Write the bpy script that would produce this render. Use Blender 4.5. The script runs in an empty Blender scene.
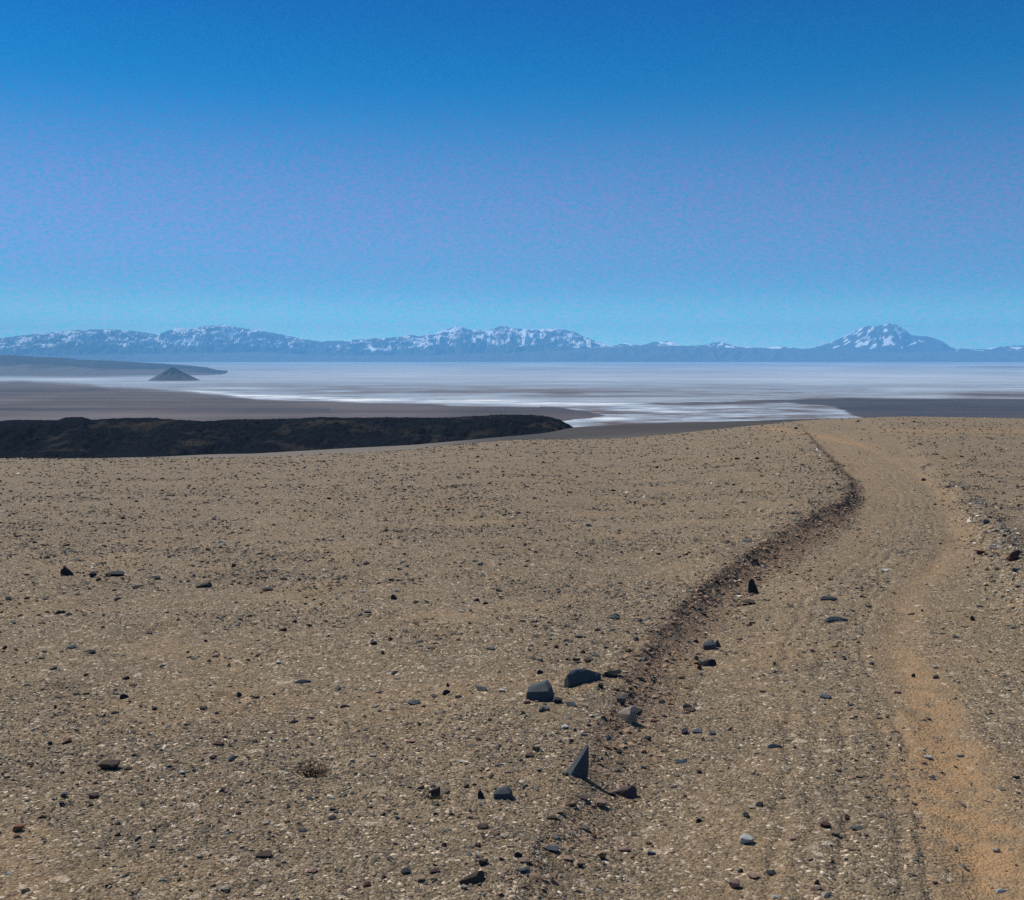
import bpy, bmesh, math, random
import numpy as np
from mathutils import Vector, Matrix

# ------------------------------------------------------------------ camera, world, sun, exposure
SC = bpy.context.scene
COL = SC.collection
F_PX, CX, CY, HOR = 1050.0, 512.0, 450.0, 355.0
PITCH = math.atan((CY - HOR) / F_PX)
cam_d = bpy.data.cameras.new("camera")
cam_d.sensor_fit = 'HORIZONTAL'
cam_d.sensor_width = 36.0
cam_d.lens = F_PX / 1024.0 * 36.0
cam_d.clip_start = 0.1
cam_d.clip_end = 200000.0
cam = bpy.data.objects.new("camera", cam_d)
COL.objects.link(cam)
cam.location = (0, 0, 0)
cam.rotation_euler = (math.pi / 2 - PITCH, 0, 0)
SC.camera = cam

SUN_EL, SUN_AZ = math.radians(52), math.radians(-50)      # azimuth from +Y towards +X
world = bpy.data.worlds.new("World")
SC.world = world
world.use_nodes = True
wt = world.node_tree
wt.nodes.clear()
w_out = wt.nodes.new("ShaderNodeOutputWorld")
w_bg = wt.nodes.new("ShaderNodeBackground")
w_sky = wt.nodes.new("ShaderNodeTexSky")
w_sky.sky_type = 'NISHITA'
w_sky.sun_disc = False
w_sky.sun_elevation = SUN_EL
w_sky.sun_rotation = SUN_AZ
w_sky.altitude = 4000
w_sky.air_density = 1.0
w_sky.dust_density = 0.3
w_sky.ozone_density = 3.0
w_bg.inputs["Strength"].default_value = 0.15
# colour of the air by height above the horizon (deep saturated blue as this camera saw it), with fine grain
w_tc = wt.nodes.new("ShaderNodeTexCoord")
w_sep = wt.nodes.new("ShaderNodeSeparateXYZ")
w_ramp = wt.nodes.new("ShaderNodeValToRGB")
w_mul = wt.nodes.new("ShaderNodeMix"); w_mul.data_type = 'RGBA'; w_mul.blend_type = 'MULTIPLY'
w_mul.inputs[0].default_value = 1.0
w_mul.clamp_result = False
SKY_TINT = [(0.0, (0.3068, 0.49920000000000003, 0.4693)), (0.033, (0.236, 0.384, 0.361)), (0.061, (0.126, 0.233, 0.287)), (0.098, (0.186, 0.248, 0.303)), (0.143, (0.221, 0.264, 0.321)), (0.187, (0.126, 0.264, 0.337)), (0.2295, (0.005, 0.242, 0.349)), (0.271, (0.0, 0.218, 0.34)), (0.3095, (0.0, 0.176, 0.33)), (0.345, (0.0, 0.176, 0.33)), (0.4, (0.0, 0.1848, 0.34650000000000003)), (0.55, (0.3, 0.46, 0.5))]
SKY_GAIN = 4.0
wt.links.new(w_tc.outputs["Generated"], w_sep.inputs[0])
wt.links.new(w_sep.outputs["Z"], w_ramp.inputs[0])
def set_ramp(node, stops, interp='LINEAR'):
    cr = node.color_ramp
    cr.interpolation = interp
    while len(cr.elements) > 1:
        cr.elements.remove(cr.elements[-1])
    cr.elements[0].position = stops[0][0]
    cr.elements[0].color = (*stops[0][1], 1)
    for p, c in stops[1:]:
        e = cr.elements.new(p)
        e.color = (*c, 1)
set_ramp(w_ramp, SKY_TINT, 'B_SPLINE')
w_gain = wt.nodes.new("ShaderNodeVectorMath"); w_gain.operation = 'SCALE'
w_gain.inputs[3].default_value = SKY_GAIN
wt.links.new(w_ramp.outputs[0], w_gain.inputs[0])
wt.links.new(w_sky.outputs[0], w_mul.inputs[6])
wt.links.new(w_gain.outputs[0], w_mul.inputs[7])
w_gn = wt.nodes.new("ShaderNodeTexNoise"); w_gn.inputs["Scale"].default_value = 1.0; w_gn.inputs["Detail"].default_value = 2.0
w_gm = wt.nodes.new("ShaderNodeMapping"); w_gm.inputs["Scale"].default_value = (230, 230, 420)
wt.links.new(w_tc.outputs["Generated"], w_gm.inputs[0]); wt.links.new(w_gm.outputs[0], w_gn.inputs["Vector"])
w_gr = wt.nodes.new("ShaderNodeValToRGB")
set_ramp(w_gr, [(.30, (.27, .53, .51)), (.70, (.74, .47, .49))])
wt.links.new(w_gn.outputs[0], w_gr.inputs[0])
w_m2 = wt.nodes.new("ShaderNodeMix"); w_m2.data_type = 'RGBA'; w_m2.blend_type = 'MULTIPLY'; w_m2.inputs[0].default_value = 1.0; w_m2.clamp_result = False
wt.links.new(w_mul.outputs[2], w_m2.inputs[6]); wt.links.new(w_gr.outputs[0], w_m2.inputs[7])
wt.links.new(w_m2.outputs[2], w_bg.inputs["Color"])
wt.links.new(w_bg.outputs[0], w_out.inputs[0])

sun_d = bpy.data.lights.new("sun", 'SUN')
sun_d.energy = 5.0
sun_d.angle = math.radians(0.53)
sun_d.color = (1.0, 0.95, 0.865)
sun = bpy.data.objects.new("sun", sun_d)
COL.objects.link(sun)
sun_dir = Vector((math.sin(SUN_AZ) * math.cos(SUN_EL), math.cos(SUN_AZ) * math.cos(SUN_EL), math.sin(SUN_EL)))
sun.rotation_euler = sun_dir.to_track_quat('Z', 'Y').to_euler()
sun.location = (-20, 20, 30)

SC.view_settings.view_transform = 'Standard'
SC.view_settings.look = 'None'
SC.view_settings.exposure = 0.0
SC.view_settings.gamma = 1.0
SC.view_settings.use_curve_mapping = False
SC.render.engine = 'CYCLES'
SC.cycles.max_bounces = 4
SC.cycles.diffuse_bounces = 2
SC.cycles.glossy_bounces = 1
SC.cycles.transparent_max_bounces = 4
SC.cycles.volume_bounces = 1
SC.cycles.use_denoising = False

# ------------------------------------------------------------------ helpers
rng = np.random.default_rng(7)

def hash2(ix, iy, seed):
    with np.errstate(over='ignore'):
        h = (ix.astype(np.int64) * 374761393 + iy.astype(np.int64) * 668265263 + seed * 2246822519) & 0xFFFFFFFF
        h = ((h ^ (h >> 13)) * 1274126177) & 0xFFFFFFFF
        h = ((h ^ (h >> 16)) * 2246822519) & 0xFFFFFFFF
        h = h ^ (h >> 15)
    return h.astype(np.float64) / 4294967295.0

def vn(x, y, seed=0):
    """gradient noise, about -1..1"""
    x = np.asarray(x, float); y = np.asarray(y, float)
    ix = np.floor(x); iy = np.floor(y)
    fx = x - ix; fy = y - iy
    ux = fx * fx * fx * (fx * (fx * 6 - 15) + 10); uy = fy * fy * fy * (fy * (fy * 6 - 15) + 10)
    def g(dx, dy):
        a = hash2(ix + dx, iy + dy, seed) * 2 * math.pi
        return np.cos(a) * (fx - dx) + np.sin(a) * (fy - dy)
    a = g(0, 0); b = g(1, 0); c = g(0, 1); d = g(1, 1)
    return ((a + (b - a) * ux) + ((c + (d - c) * ux) - (a + (b - a) * ux)) * uy) * 1.5

def fbm(x, y, seed=0, octs=4, gain=0.5):
    s = 0; amp = 1; f = 1
    for o in range(octs):
        s = s + amp * vn(x * f + 17.3 * o, y * f - 9.1 * o, seed + o * 31)
        amp *= gain; f *= 2.03
    return s

def ridged(x, y, seed=0, octs=4, gain=0.5):
    s = 0; amp = 1; f = 1; n = 0
    for o in range(octs):
        s = s + amp * (1 - 1.6 * np.abs(vn(x * f + 7.7 * o, y * f + 3.3 * o, seed + o * 17)))
        n += amp; amp *= gain; f *= 2.1
    return s / n

def sstep(a, b, x):
    t = np.clip((x - a) / (b - a), 0, 1)
    return t * t * (3 - 2 * t)

def interp(x, pts):
    xs = [p[0] for p in pts]; ys = [p[1] for p in pts]
    return np.interp(x, xs, ys)

# photo pixel -> direction: a = dx/dy (sideways), t = drop per metre forward
cp, sp = math.cos(PITCH), math.sin(PITCH)
def ray(px, row):
    u = (np.asarray(px, float) - CX) / F_PX; v = (CY - np.asarray(row, float)) / F_PX
    dy = cp + v * sp; dz = -sp + v * cp
    return u / dy, -dz / dy
def T_of(row):
    return ray(CX, row)[1]
def a_of(px, row=420.0):
    return ray(px, row)[0]
def project(x, y, z):
    """world -> photo pixel; used to lay out shore lines and slopes once, in the world"""
    yc = y * cp - z * sp; zc = y * sp + z * cp
    return CX + F_PX * x / yc, CY - F_PX * zc / yc

def smooth_shade(me, on=True):
    me.polygons.foreach_set("use_smooth", np.full(len(me.polygons), on))

def mesh_from(name, V, Fq, mat=None, smooth=True):
    """V (n,3); Fq (m,k) with k = 3 or 4"""
    V = np.ascontiguousarray(V, dtype=np.float32); Fq = np.ascontiguousarray(Fq, dtype=np.int32)
    me = bpy.data.meshes.new(name)
    k = Fq.shape[1]
    me.vertices.add(len(V)); me.vertices.foreach_set("co", V.ravel())
    me.loops.add(Fq.size); me.loops.foreach_set("vertex_index", Fq.ravel())
    me.polygons.add(len(Fq)); me.polygons.foreach_set("loop_start", np.arange(0, Fq.size, k, dtype=np.int32))
    me.update(calc_edges=True)
    smooth_shade(me, smooth)
    if mat: me.materials.append(mat)
    return me

def subset(V, Fq, keep):
    Fk = Fq[keep]
    used = np.zeros(len(V), bool); used[Fk.ravel()] = True
    idx = np.cumsum(used) - 1
    return V[used], idx[Fk], used

def link(name, me, kind=None, label=None, cat=None, group=None, loc=None):
    o = bpy.data.objects.new(name, me)
    COL.objects.link(o)
    if loc is not None: o.location = loc
    if kind: o["kind"] = kind
    if label: o["label"] = label
    if cat: o["category"] = cat
    if group: o["group"] = group
    return o

def float_attr(me, name, vals):
    at = me.attributes.new(name, 'FLOAT', 'POINT')
    at.data.foreach_set("value", np.ascontiguousarray(vals, dtype=np.float32))

def color_attr(me, name, cols):
    at = me.attributes.new(name, 'FLOAT_COLOR', 'POINT')
    c = np.ones((len(cols), 4), np.float32); c[:, :3] = cols
    at.data.foreach_set("color", c.ravel())

# node sugar
class NT:
    def __init__(s, name):
        s.m = bpy.data.materials.new(name); s.m.use_nodes = True
        s.t = s.m.node_tree; s.t.nodes.clear()
        s.out = s.n("ShaderNodeOutputMaterial"); s.b = s.n("ShaderNodeBsdfPrincipled")
        s.b.inputs["Roughness"].default_value = 0.95
        s.b.inputs["Specular IOR Level"].default_value = 0.15
        s.l(s.b.outputs[0], s.out.inputs[0])
        s.pos = s.n("ShaderNodeTexCoord").outputs["Object"]
    def n(s, t): return s.t.nodes.new(t)
    def l(s, a, b): s.t.links.new(a, b)
    def set(s, sock, v):
        if isinstance(v, bpy.types.NodeSocket): s.l(v, sock)
        elif v is not None: sock.default_value = v
    def noise(s, scale, detail=3, rough=0.55, vec=None):
        n = s.n("ShaderNodeTexNoise"); n.inputs["Scale"].default_value = scale
        n.inputs["Detail"].default_value = detail; n.inputs["Roughness"].default_value = rough
        s.l(vec or s.pos, n.inputs["Vector"]); return n.outputs[0]
    def voro(s, scale, feature='F1', vec=None, out=0, rnd=1.0):
        n = s.n("ShaderNodeTexVoronoi"); n.feature = feature; n.inputs["Scale"].default_value = scale
        n.inputs["Randomness"].default_value = rnd
        s.l(vec or s.pos, n.inputs["Vector"]); return n.outputs[out]
    def scale(s, v):
        n = s.n("ShaderNodeMapping"); n.inputs["Scale"].default_value = v; s.l(s.pos, n.inputs[0]); return n.outputs[0]
    def ramp(s, fac, stops, interp='LINEAR'):
        n = s.n("ShaderNodeValToRGB"); set_ramp(n, stops, interp); s.l(fac, n.inputs[0]); return n.outputs[0]
    def mix(s, fac, a, b, mode='MIX'):
        n = s.n("ShaderNodeMix"); n.data_type = 'RGBA'; n.blend_type = mode
        s.set(n.inputs[0], fac)
        for sock, v in ((n.inputs[6], a), (n.inputs[7], b)):
            s.set(sock, (*v, 1) if isinstance(v, tuple) else v)
        return n.outputs[2]
    def math(s, op, a, b=None, clamp=False):
        n = s.n("ShaderNodeMath"); n.operation = op; n.use_clamp = clamp
        s.set(n.inputs[0], a)
        if b is not None: s.set(n.inputs[1], b)
        return n.outputs[0]
    def attr(s, name, out="Fac"):
        n = s.n("ShaderNodeAttribute"); n.attribute_name = name; return n.outputs[out]
    def bump(s, h, strength, dist, prev=None):
        n = s.n("ShaderNodeBump"); n.inputs["Strength"].default_value = strength; n.inputs["Distance"].default_value = dist
        s.l(h, n.inputs["Height"])
        if prev is not None: s.l(prev, n.inputs["Normal"])
        return n.outputs[0]
    def done(s, color, normal=None):
        s.set(s.b.inputs["Base Color"], (*color, 1) if isinstance(color, tuple) else color)
        if normal is not None: s.l(normal, s.b.inputs["Normal"])
        return s.m

# ------------------------------------------------------------------ shape of the land
H0 = 1.6            # eye height over the gravel
HB = 300.0          # the salt basin lies this far below the eye
CREST = [(-400, 464), (0, 459), (150, 458.5), (256, 457), (330, 454.5), (416, 449.5), (460, 444.5), (512, 440), (570, 439.5), (620, 439),
         (660, 435.5), (700, 431), (740, 427), (768, 424.5), (800, 420.5), (860, 418), (900, 416.5), (950, 417), (1024, 418.5), (1400, 430)]
SECOND = [(-400, 462), (0, 459.5), (100, 458.8), (160, 457.5), (200, 455.5), (256, 453.5), (330, 449), (416, 444.5), (512, 436), (545, 433.0), (560, 430.2),
          (575, 427), (640, 423.5), (700, 421.8), (768, 420), (850, 418.5), (1024, 419.5), (1400, 432)]
PXG = np.arange(-400, 1401, 4.0)
ROWG_C = interp(PXG, CREST); ROWG_C = np.convolve(np.pad(ROWG_C, 5, 'edge'), np.ones(11) / 11, 'valid')
ROWG_S = interp(PXG, SECOND); ROWG_S = np.convolve(np.pad(ROWG_S, 2, 'edge'), np.ones(5) / 5, 'valid')
AG, TG_C = ray(PXG, ROWG_C)
AG2, TG_S = ray(PXG, ROWG_S)
DCG = np.interp(PXG, [-400, 0, 400, 512, 700, 900, 1400], [55, 55, 70, 85, 110, 135, 135])

def base_params(x, y):
    a = np.clip(x / np.maximum(y, 3.0), AG[0], AG[-1])
    tc = np.interp(a, AG, TG_C); ts = np.interp(a, AG2, TG_S); dc = np.interp(a, AG, DCG)
    k = H0 / dc ** 2; s = tc - 2 * H0 / dc
    return a, s, k, tc, ts, dc

def base_z(x, y):
    a, s, k, tc, ts, dc = base_params(x, y)
    yy = np.maximum(y, -200.0)
    near = -(H0 + s * yy + k * np.maximum(yy, 0) ** 2)
    # past the crest: a dip, the second slope, the hollow that holds the lava, then down to the basin
    f1 = sstep(0, 1, (y - 210.0) / 90.0)
    mid = -(tc + 0.012) * 210.0 * (1 - f1) - (ts + 0.006) * 300.0 * f1
    w = sstep(130, 210, y)
    zn = np.where(y < 210, near * (1 - w) + np.minimum(near, -(tc + 0.012) * y) * w, mid)
    z2 = -ts * 450.0
    f2 = np.clip((y - 300.0) / 150.0, 0, 1)
    z3 = -(ts + 0.006) * 300.0 * (1 - f2) + z2 * f2
    f3 = np.clip((y - 450.0) / 200.0, 0, 1) ** 1.15
    z4 = z2 * (1 - f3) - 70.0 * f3
    f4 = sstep(650, 2700, y)
    z5 = -70.0 * (1 - f4) - HB * f4
    z = np.where(y < 300, zn, np.where(y < 450, z3, np.where(y < 650, z4, z5)))
    # behind the camera and far to the side the plateau simply goes on
    return z

def drop_of(y):        # how far the graded track lies below the gravel plain
    return np.interp(y, [0, 3, 5, 7, 10, 13, 18, 24, 32, 45, 70, 90], [.05, .06, .09, .14, .18, .19, .17, .15, .13, .09, .04, 0])

def solve(px, row, dropped=False):
    a, t = ray(px, row)
    y = np.full(np.shape(a), 8.0)
    for i in range(60):
        _, s, k, tc, ts, dc = base_params(a * y, y)
        h = H0 + (drop_of(y) if dropped else 0)
        b = t - s
        disc = b * b - 4 * k * h
        yn = np.where(disc > 0, (b - np.sqrt(np.maximum(disc, 0))) / (2 * k), dc)
        y = 0.5 * y + 0.5 * yn
    return a * y, y

TOP_PX = [(400, 1150), (460, 1000), (510, 900), (545, 835), (580, 765), (612, 705), (634, 665), (654, 636), (680, 605), (702, 582), (730, 562), (762, 543), (802, 522),
          (832, 506), (850, 494), (851, 485), (843, 472), (826, 456), (812, 441), (806, 432)]
BAS_PX = [(560, 1150), (590, 1000), (622, 900), (645, 835), (668, 765), (688, 705), (700, 668), (714, 640), (733, 614), (756, 592), (785, 570), (820, 554), (850, 528),
          (864, 509), (866, 494), (862, 483), (848, 470), (832, 455), (816, 441), (809, 432)]
def world_line(pts, dropped):
    p = np.array(pts, float)
    x, y = solve(p[:, 0], p[:, 1], dropped)
    # extend backwards past the camera
    return np.vstack([[x[0] - 1.2, y[0] - 3.0], np.stack([x, y], 1)])
def densify(P, n=8):
    t = np.linspace(0, len(P) - 1, (len(P) - 1) * n + 1)
    x = np.interp(t, np.arange(len(P)), P[:, 0]); y = np.interp(t, np.arange(len(P)), P[:, 1])
    for _ in range(2 * n):
        x[1:-1] = (x[:-2] + x[1:-1] * 2 + x[2:]) / 4; y[1:-1] = (y[:-2] + y[1:-1] * 2 + y[2:]) / 4
    return np.stack([x, y], 1)[::3]
RGT_PX = [(1400, 1100), (1230, 860), (1120, 720), (1050, 645), (1010, 600), (985, 560), (968, 527), (952, 500), (932, 478), (918, 459), (908, 447), (898, 438), (890, 431)]
RGTW = densify(world_line(RGT_PX, False))
TOPW = densify(world_line(TOP_PX, False)); BASW = densify(world_line(BAS_PX, True))

def signed(P, x, y):
    """signed distance to an open line, positive on its right side (seen walking away)"""
    best = np.full(x.shape, 1e18); sg = np.ones(x.shape)
    for i in range(len(P) - 1):
        ax, ay = P[i]; bx, by = P[i + 1]
        dx, dy = bx - ax, by - ay; L = dx * dx + dy * dy
        if L < 1e-9: continue
        t = np.clip(((x - ax) * dx + (y - ay) * dy) / L, 0, 1)
        ex = x - ax - t * dx; ey = y - ay - t * dy
        d = ex * ex + ey * ey
        m = d < best
        best = np.where(m, d, best)
        sg = np.where(m, np.where(dx * ey - dy * ex > 0, -1.0, 1.0), sg)
    return np.sqrt(best) * sg

ROADW = 3.1
def land(x, y, fine=True):
    """-> z, masks. x, y flat arrays"""
    x = np.asarray(x, float); y = np.asarray(y, float)
    z = base_z(x, y)
    r = np.hypot(x, y)
    near = (r < 120) & (y > -25)
    sT = np.full(x.shape, -50.0); sB = np.full(x.shape, -50.0); sR = np.full(x.shape, 50.0)
    xn, yn = x[near], y[near]
    wob = 0.05 * vn(xn * 1.3, yn * 1.3, 5) + 0.035 * vn(xn * 4, yn * 4, 6)
    if len(xn):
        sT[near] = signed(TOPW, xn, yn) + wob
        sB[near] = signed(BASW, xn, yn) + wob
        sR[near] = signed(RGTW, xn, yn) + 1.5 * wob
    D = drop_of(y)
    fr = np.where(sT <= 0, 0.0, np.where(sB >= 0, 1.0, sT / np.maximum(sT - sB, 1e-4)))
    fr0 = fr
    fr = 1 - (1 - fr) ** 1.9
    right = sstep(-.15, .35, sR)      # far edge of the road climbs back a little
    prof = fr * (1 - 0.55 * right)
    z = z - D * prof
    bank = np.clip(np.exp(-((fr0 - .22) / .24) ** 2) + .50 * np.exp(-((fr0 - .65) / .28) ** 2), 0, 1) * (fr0 > 0.001) * (fr0 < .999) * (D > 0.02) * sstep(2.8, 6.0, y)
    # loose windrow along the crest of the bank, and on the far side of the road
    lip = np.exp(-((sT + 0.12) / 0.14) ** 2) * np.interp(r, [0, 18, 40], [1, 1, 0])
    z = z + lip * 0.035 * np.clip(D / 0.3, 0, 1) * (1 + vn(x * 2, y * 2, 9))
    wind = np.exp(-((sR - 0.30) / 0.26) ** 2) * np.interp(r, [0, 6, 9, 15, 22], [.15, .5, 1, .9, 0])
    z = z + wind * 0.09 * (1 + 0.8 * vn(x * 1.5, y * 1.5, 10))
    road = sstep(-0.05, 0.05, sB) * (1 - sstep(-.08, .08, sR)) * (r < 115)
    # wheel tracks
    if len(xn):
        u = sB[near]
        w2 = 0.06 * vn(xn * .5, yn * .5, 12)
        rut = np.zeros(len(xn))
        for c, wd, dep in ((0.52, .030, .017), (0.64, .028, .010), (0.76, .030, .016), (1.26, .13, .024), (0.95, .028, .013), (1.04, .028, .012)):
            rut += dep * np.exp(-((u + w2 - c) / wd) ** 2)
        crown = -0.012 * np.exp(-((u - 1.0) / .2) ** 2) - 0.015 * np.exp(-((u - 1.85) / .28) ** 2)
        z[near] = z[near] - (rut + crown) * road[near] * (0.7 + 0.5 * vn(xn * 1.1, yn * 1.1, 13))
    if fine:
        m = r < 260
        xm, ym = x[m], y[m]
        amp = 0.035 * vn(xm * .35, ym * .35, 20) + 0.018 * vn(xm * 1.1, ym * 1.1, 21)
        amp = amp * (1 - 0.65 * road[m]) * np.clip(r[m] / 6, .4, 1)
        amp += (0.0075 * vn(xm * 5, ym * 5, 22) + 0.005 * vn(xm * 13, ym * 13, 23) + 0.003 * vn(xm * 31, ym * 31, 24)) * (1 - .35 * road[m])
        bk = bank[m]
        cl = 0.030 * ridged(xm * 4, ym * 4, 30, 3, .6) + 0.02 * vn(xm * 14, ym * 14, 33)
        amp += bk * cl * np.clip(D[m] / .25 - .25, .08, 1.2)
        z[m] += amp
        # scraped hollows on the plain
        for (hx, hy, hw, hd) in HOLLOWS:
            q = ((xm - hx) / hw) ** 2 + ((ym - hy) / (hw * .8)) ** 2
            z[m] += -hd * np.exp(-q * 1.6) + hd * .35 * np.exp(-(np.sqrt(q) - 1.35) ** 2 * 6)
    # far slopes
    m = (y > 215) & (y < 3600)
    if m.any():
        z[m] += 1.6 * fbm(x[m] / 90, y[m] / 110, 40, 3) * sstep(215, 300, y[m]) * np.where(y[m] < 650, .2, 1) * (1 - sstep(2600, 3400, y[m]))
    return z, sT, sB, bank, road, wind, lip

HOLLOW_PX = [(745, 516, .55, .10), (800, 513, .35, .05), (315, 768, .11, .035), (437, 792, .07, .03), (155, 632, .22, .03), (190, 608, .2, .025), (440, 636, .22, .03),
             (260, 583, .2, .02), (520, 757, .16, .025), (600, 597, .2, .02), (385, 530, .5, .03), (640, 628, .2, .02), (210, 535, .4, .03), (60, 690, .2, .025),
             (540, 800, .12, .02), (230, 700, .15, .02), (480, 575, .3, .025)]
HOLLOWS = []
for (hp, hr, hw, hd) in HOLLOW_PX:
    hx, hy = solve(np.array([hp * 1.0]), np.array([hr * 1.0]))
    HOLLOWS.append((float(hx[0]), float(hy[0]), hw, hd))

def ground_point(px, row):
    """where the line of sight through a photo pixel first meets the land"""
    a, t = ray(np.array([px * 1.0]), np.array([row * 1.0]))
    y = 2.0 * (80.0) ** np.linspace(0, 1, 2500)
    x = a * y
    z = land(x, y)[0]
    hit = np.nonzero(z > -t * y)[0]
    i = hit[0] if len(hit) else len(y) - 1
    return float(x[i]), float(y[i]), float(z[i])

# ------------------------------------------------------------------ materials
def ground_material(name, track):
    g = NT(name)
    big = g.noise(0.45, 4)
    mid = g.noise(3.0, 4)
    fine = g.noise(60, 3, .7)
    grit = g.voro(75, out=1)          # random colour per cell
    grit2 = g.voro(190, out=1)
    far = g.voro(24, out=1)
    d1 = g.voro(75); d2 = g.voro(190); d3 = g.voro(28)
    sand = g.attr("sand"); bk = g.attr("bank")
    base = g.mix(g.ramp(big, [(.35, (0, 0, 0)), (.65, (1, 1, 1))]), (0.145, 0.106, 0.059), (0.222, 0.158, 0.086))
    base = g.mix(g.ramp(mid, [(.40, (0, 0, 0)), (.70, (1, 1, 1))]), base, (0.230, 0.154, 0.078))
    ramp = [(0.0, (0.018, 0.017, 0.017)), (.20, (0.049, 0.042, 0.033)), (.38, (0.113, 0.084, 0.050)), (.60, (0.176, 0.128, 0.071)), (.80, (0.255, 0.185, 0.118)), (.91, (0.412, 0.308, 0.213)), (1.0, (0.735, 0.598, 0.433))]
    sx = g.n("ShaderNodeSeparateColor"); g.l(grit, sx.inputs[0])
    sx2 = g.n("ShaderNodeSeparateColor"); g.l(grit2, sx2.inputs[0])
    sx3 = g.n("ShaderNodeSeparateColor"); g.l(far, sx3.inputs[0])
    c1 = g.ramp(sx.outputs[0], ramp); c2 = g.ramp(sx2.outputs[0], ramp); c3 = g.ramp(sx3.outputs[0], ramp)
    amt = g.math('SUBTRACT', .80, g.math('MULTIPLY', sand, .55), True)
    col = g.mix(g.math('MULTIPLY', amt, .6), base, c2)
    pick = g.math('GREATER_THAN', sx.outputs[1], .55)
    col = g.mix(g.math('MULTIPLY', pick, amt), col, c1)
    pick3 = g.math('GREATER_THAN', sx3.outputs[1], .80)
    col = g.mix(g.math('MULTIPLY', pick3, .35), col, c3)
    # orange drifted sand in the wheel tracks and patches, browner earth cut open on the bank
    osand = g.mix(fine, (.29, .165, .075), (.38, .23, .108))
    sm = g.math('MULTIPLY', sand, g.ramp(g.noise(7, 6, .72), [(.36, (.12, .12, .12)), (.60, (1, 1, 1))]))
    col = g.mix(sm, col, osand)
    col = g.mix(g.math('MULTIPLY', bk, .75), col, g.mix(g.noise(22, 4, .7), (.125, .070, .043), (.27, .165, .098)))
    n = g.bump(g.noise(20, 4, .6), .35, .02)
    n = g.bump(g.math('SUBTRACT', 1.0, d3), .30, .012, n)
    n = g.bump(g.math('SUBTRACT', 1.0, d1), .75, .010, n)
    n = g.bump(g.math('SUBTRACT', 1.0, d2), .55, .004, n)
    hs = g.n('ShaderNodeMix'); hs.data_type = 'RGBA'; hs.blend_type = 'MULTIPLY'; hs.inputs[0].default_value = 1; hs.inputs[7].default_value = (1.05, 1.07, 1.12, 1); g.l(col, hs.inputs[6])
    return g.done(hs.outputs[2], n)

M_ground = ground_material("gravel_plain", False)
M_road = ground_material("track_dirt", True)

def slope_material():
    g = NT("far_slope")
    n1 = g.noise(.02, 5, .6)
    t = g.attr("tone")
    c = g.mix(t, (.032, .030, .031), (.165, .140, .112))
    c = g.mix(g.ramp(n1, [(.35, (0, 0, 0)), (.7, (1, 1, 1))]), c, g.mix(t, (.044, .040, .038), (.145, .120, .095)))
    return g.done(c, g.bump(g.noise(.3, 5, .7), .6, 1.0))
M_slope = slope_material()

def basin_material(name):
    g = NT(name)
    tone = g.attr("tone")
    streak = g.noise(1.0, 6, .62, g.scale((.0007, .0035, 0)))
    f = g.math('ADD', tone, g.math('MULTIPLY', g.math('SUBTRACT', streak, .5), .32))
    c = g.ramp(f, [(0, (.024, .032, .042)), (.22, (.108, .082, .070)), (.36, (.165, .135, .122)), (.52, (.27, .295, .325)), (.70, (.44, .475, .51)), (.90, (.76, .74, .70))])
    return g.done(c)
M_basin = basin_material("basin_earth"); M_salt = basin_material("salt_crust")
for m_ in (M_basin, M_salt): m_.node_tree.nodes['Principled BSDF'].inputs['Specular IOR Level'].default_value = 0.0

def lava_material():
    g = NT("black_basalt")
    n = g.noise(.12, 6, .7); v = g.noise(.03, 4, .6)
    c = g.mix(n, (.0010, .003, .0065), (.020, .022, .026))
    c = g.mix(g.ramp(v, [(.56, (0, 0, 0)), (.70, (1, 1, 1))]), c, (.040, .034, .029))
    return g.done(c, g.bump(g.noise(.3, 4, .6), .5, 1.5))
M_lava = lava_material()
M_lava.node_tree.nodes['Principled BSDF'].inputs['Specular IOR Level'].default_value = 0.0

def mountain_material(name, rock, rock2, cover=(.95, .95, .96)):
    g = NT(name)
    n = g.noise(.0012, 6, .6)
    c = g.mix(n, rock, rock2)
    c = g.mix(g.attr("snow"), c, cover)
    return g.done(c)
M_mount = mountain_material("andean_rock", (.05, .047, .052), (.10, .088, .085))
M_ridge = mountain_material("dark_ridge_rock", (.016, .024, .034), (.050, .054, .060), (.125, .110, .108))
M_cone = mountain_material("cone_rock", (.014, .017, .022), (.050, .048, .048), (.105, .088, .075))
M_foot = mountain_material("foothill_rock", (.075, .07, .08), (.13, .11, .115))

# ------------------------------------------------------------------ the land mesh: rings round the camera, cut into ground / road / slope / plain / salt
th_max = math.atan((1024 + 60 - CX) / F_PX)
az_front = np.arctan(np.linspace(-(CX + 60) / F_PX, (CX + 60) / F_PX, 1150))
side = np.radians(np.concatenate([np.linspace(0.6, 12, 20), np.linspace(14, 148, 46)]))
az = np.concatenate([-(side[::-1]) + az_front[0], az_front, side + az_front[-1]])
az = az[(az > -math.pi + .001) & (az < math.pi - .001)]
rr = [0.25, .6, 1.0, 1.5, 2.0, 2.4]
while rr[-1] < 30: rr.append(rr[-1] * 1.0048)
while rr[-1] < 230: rr.append(rr[-1] * 1.009)
while rr[-1] < 3800: rr.append(rr[-1] * 1.022)
rows_far = np.arange(432.0, 361.0, -0.3)
for d in HB / T_of(rows_far):
    if d > rr[-1] * 1.0005 and d < 52000: rr.append(float(d))
rr += [57000.0, 62000.0]
rr = np.array(rr)
NA, NR = len(az), len(rr)
A2, R2 = np.meshgrid(az, rr)
X = (R2 * np.sin(A2)).ravel(); Y = (R2 * np.cos(A2)).ravel()
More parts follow.
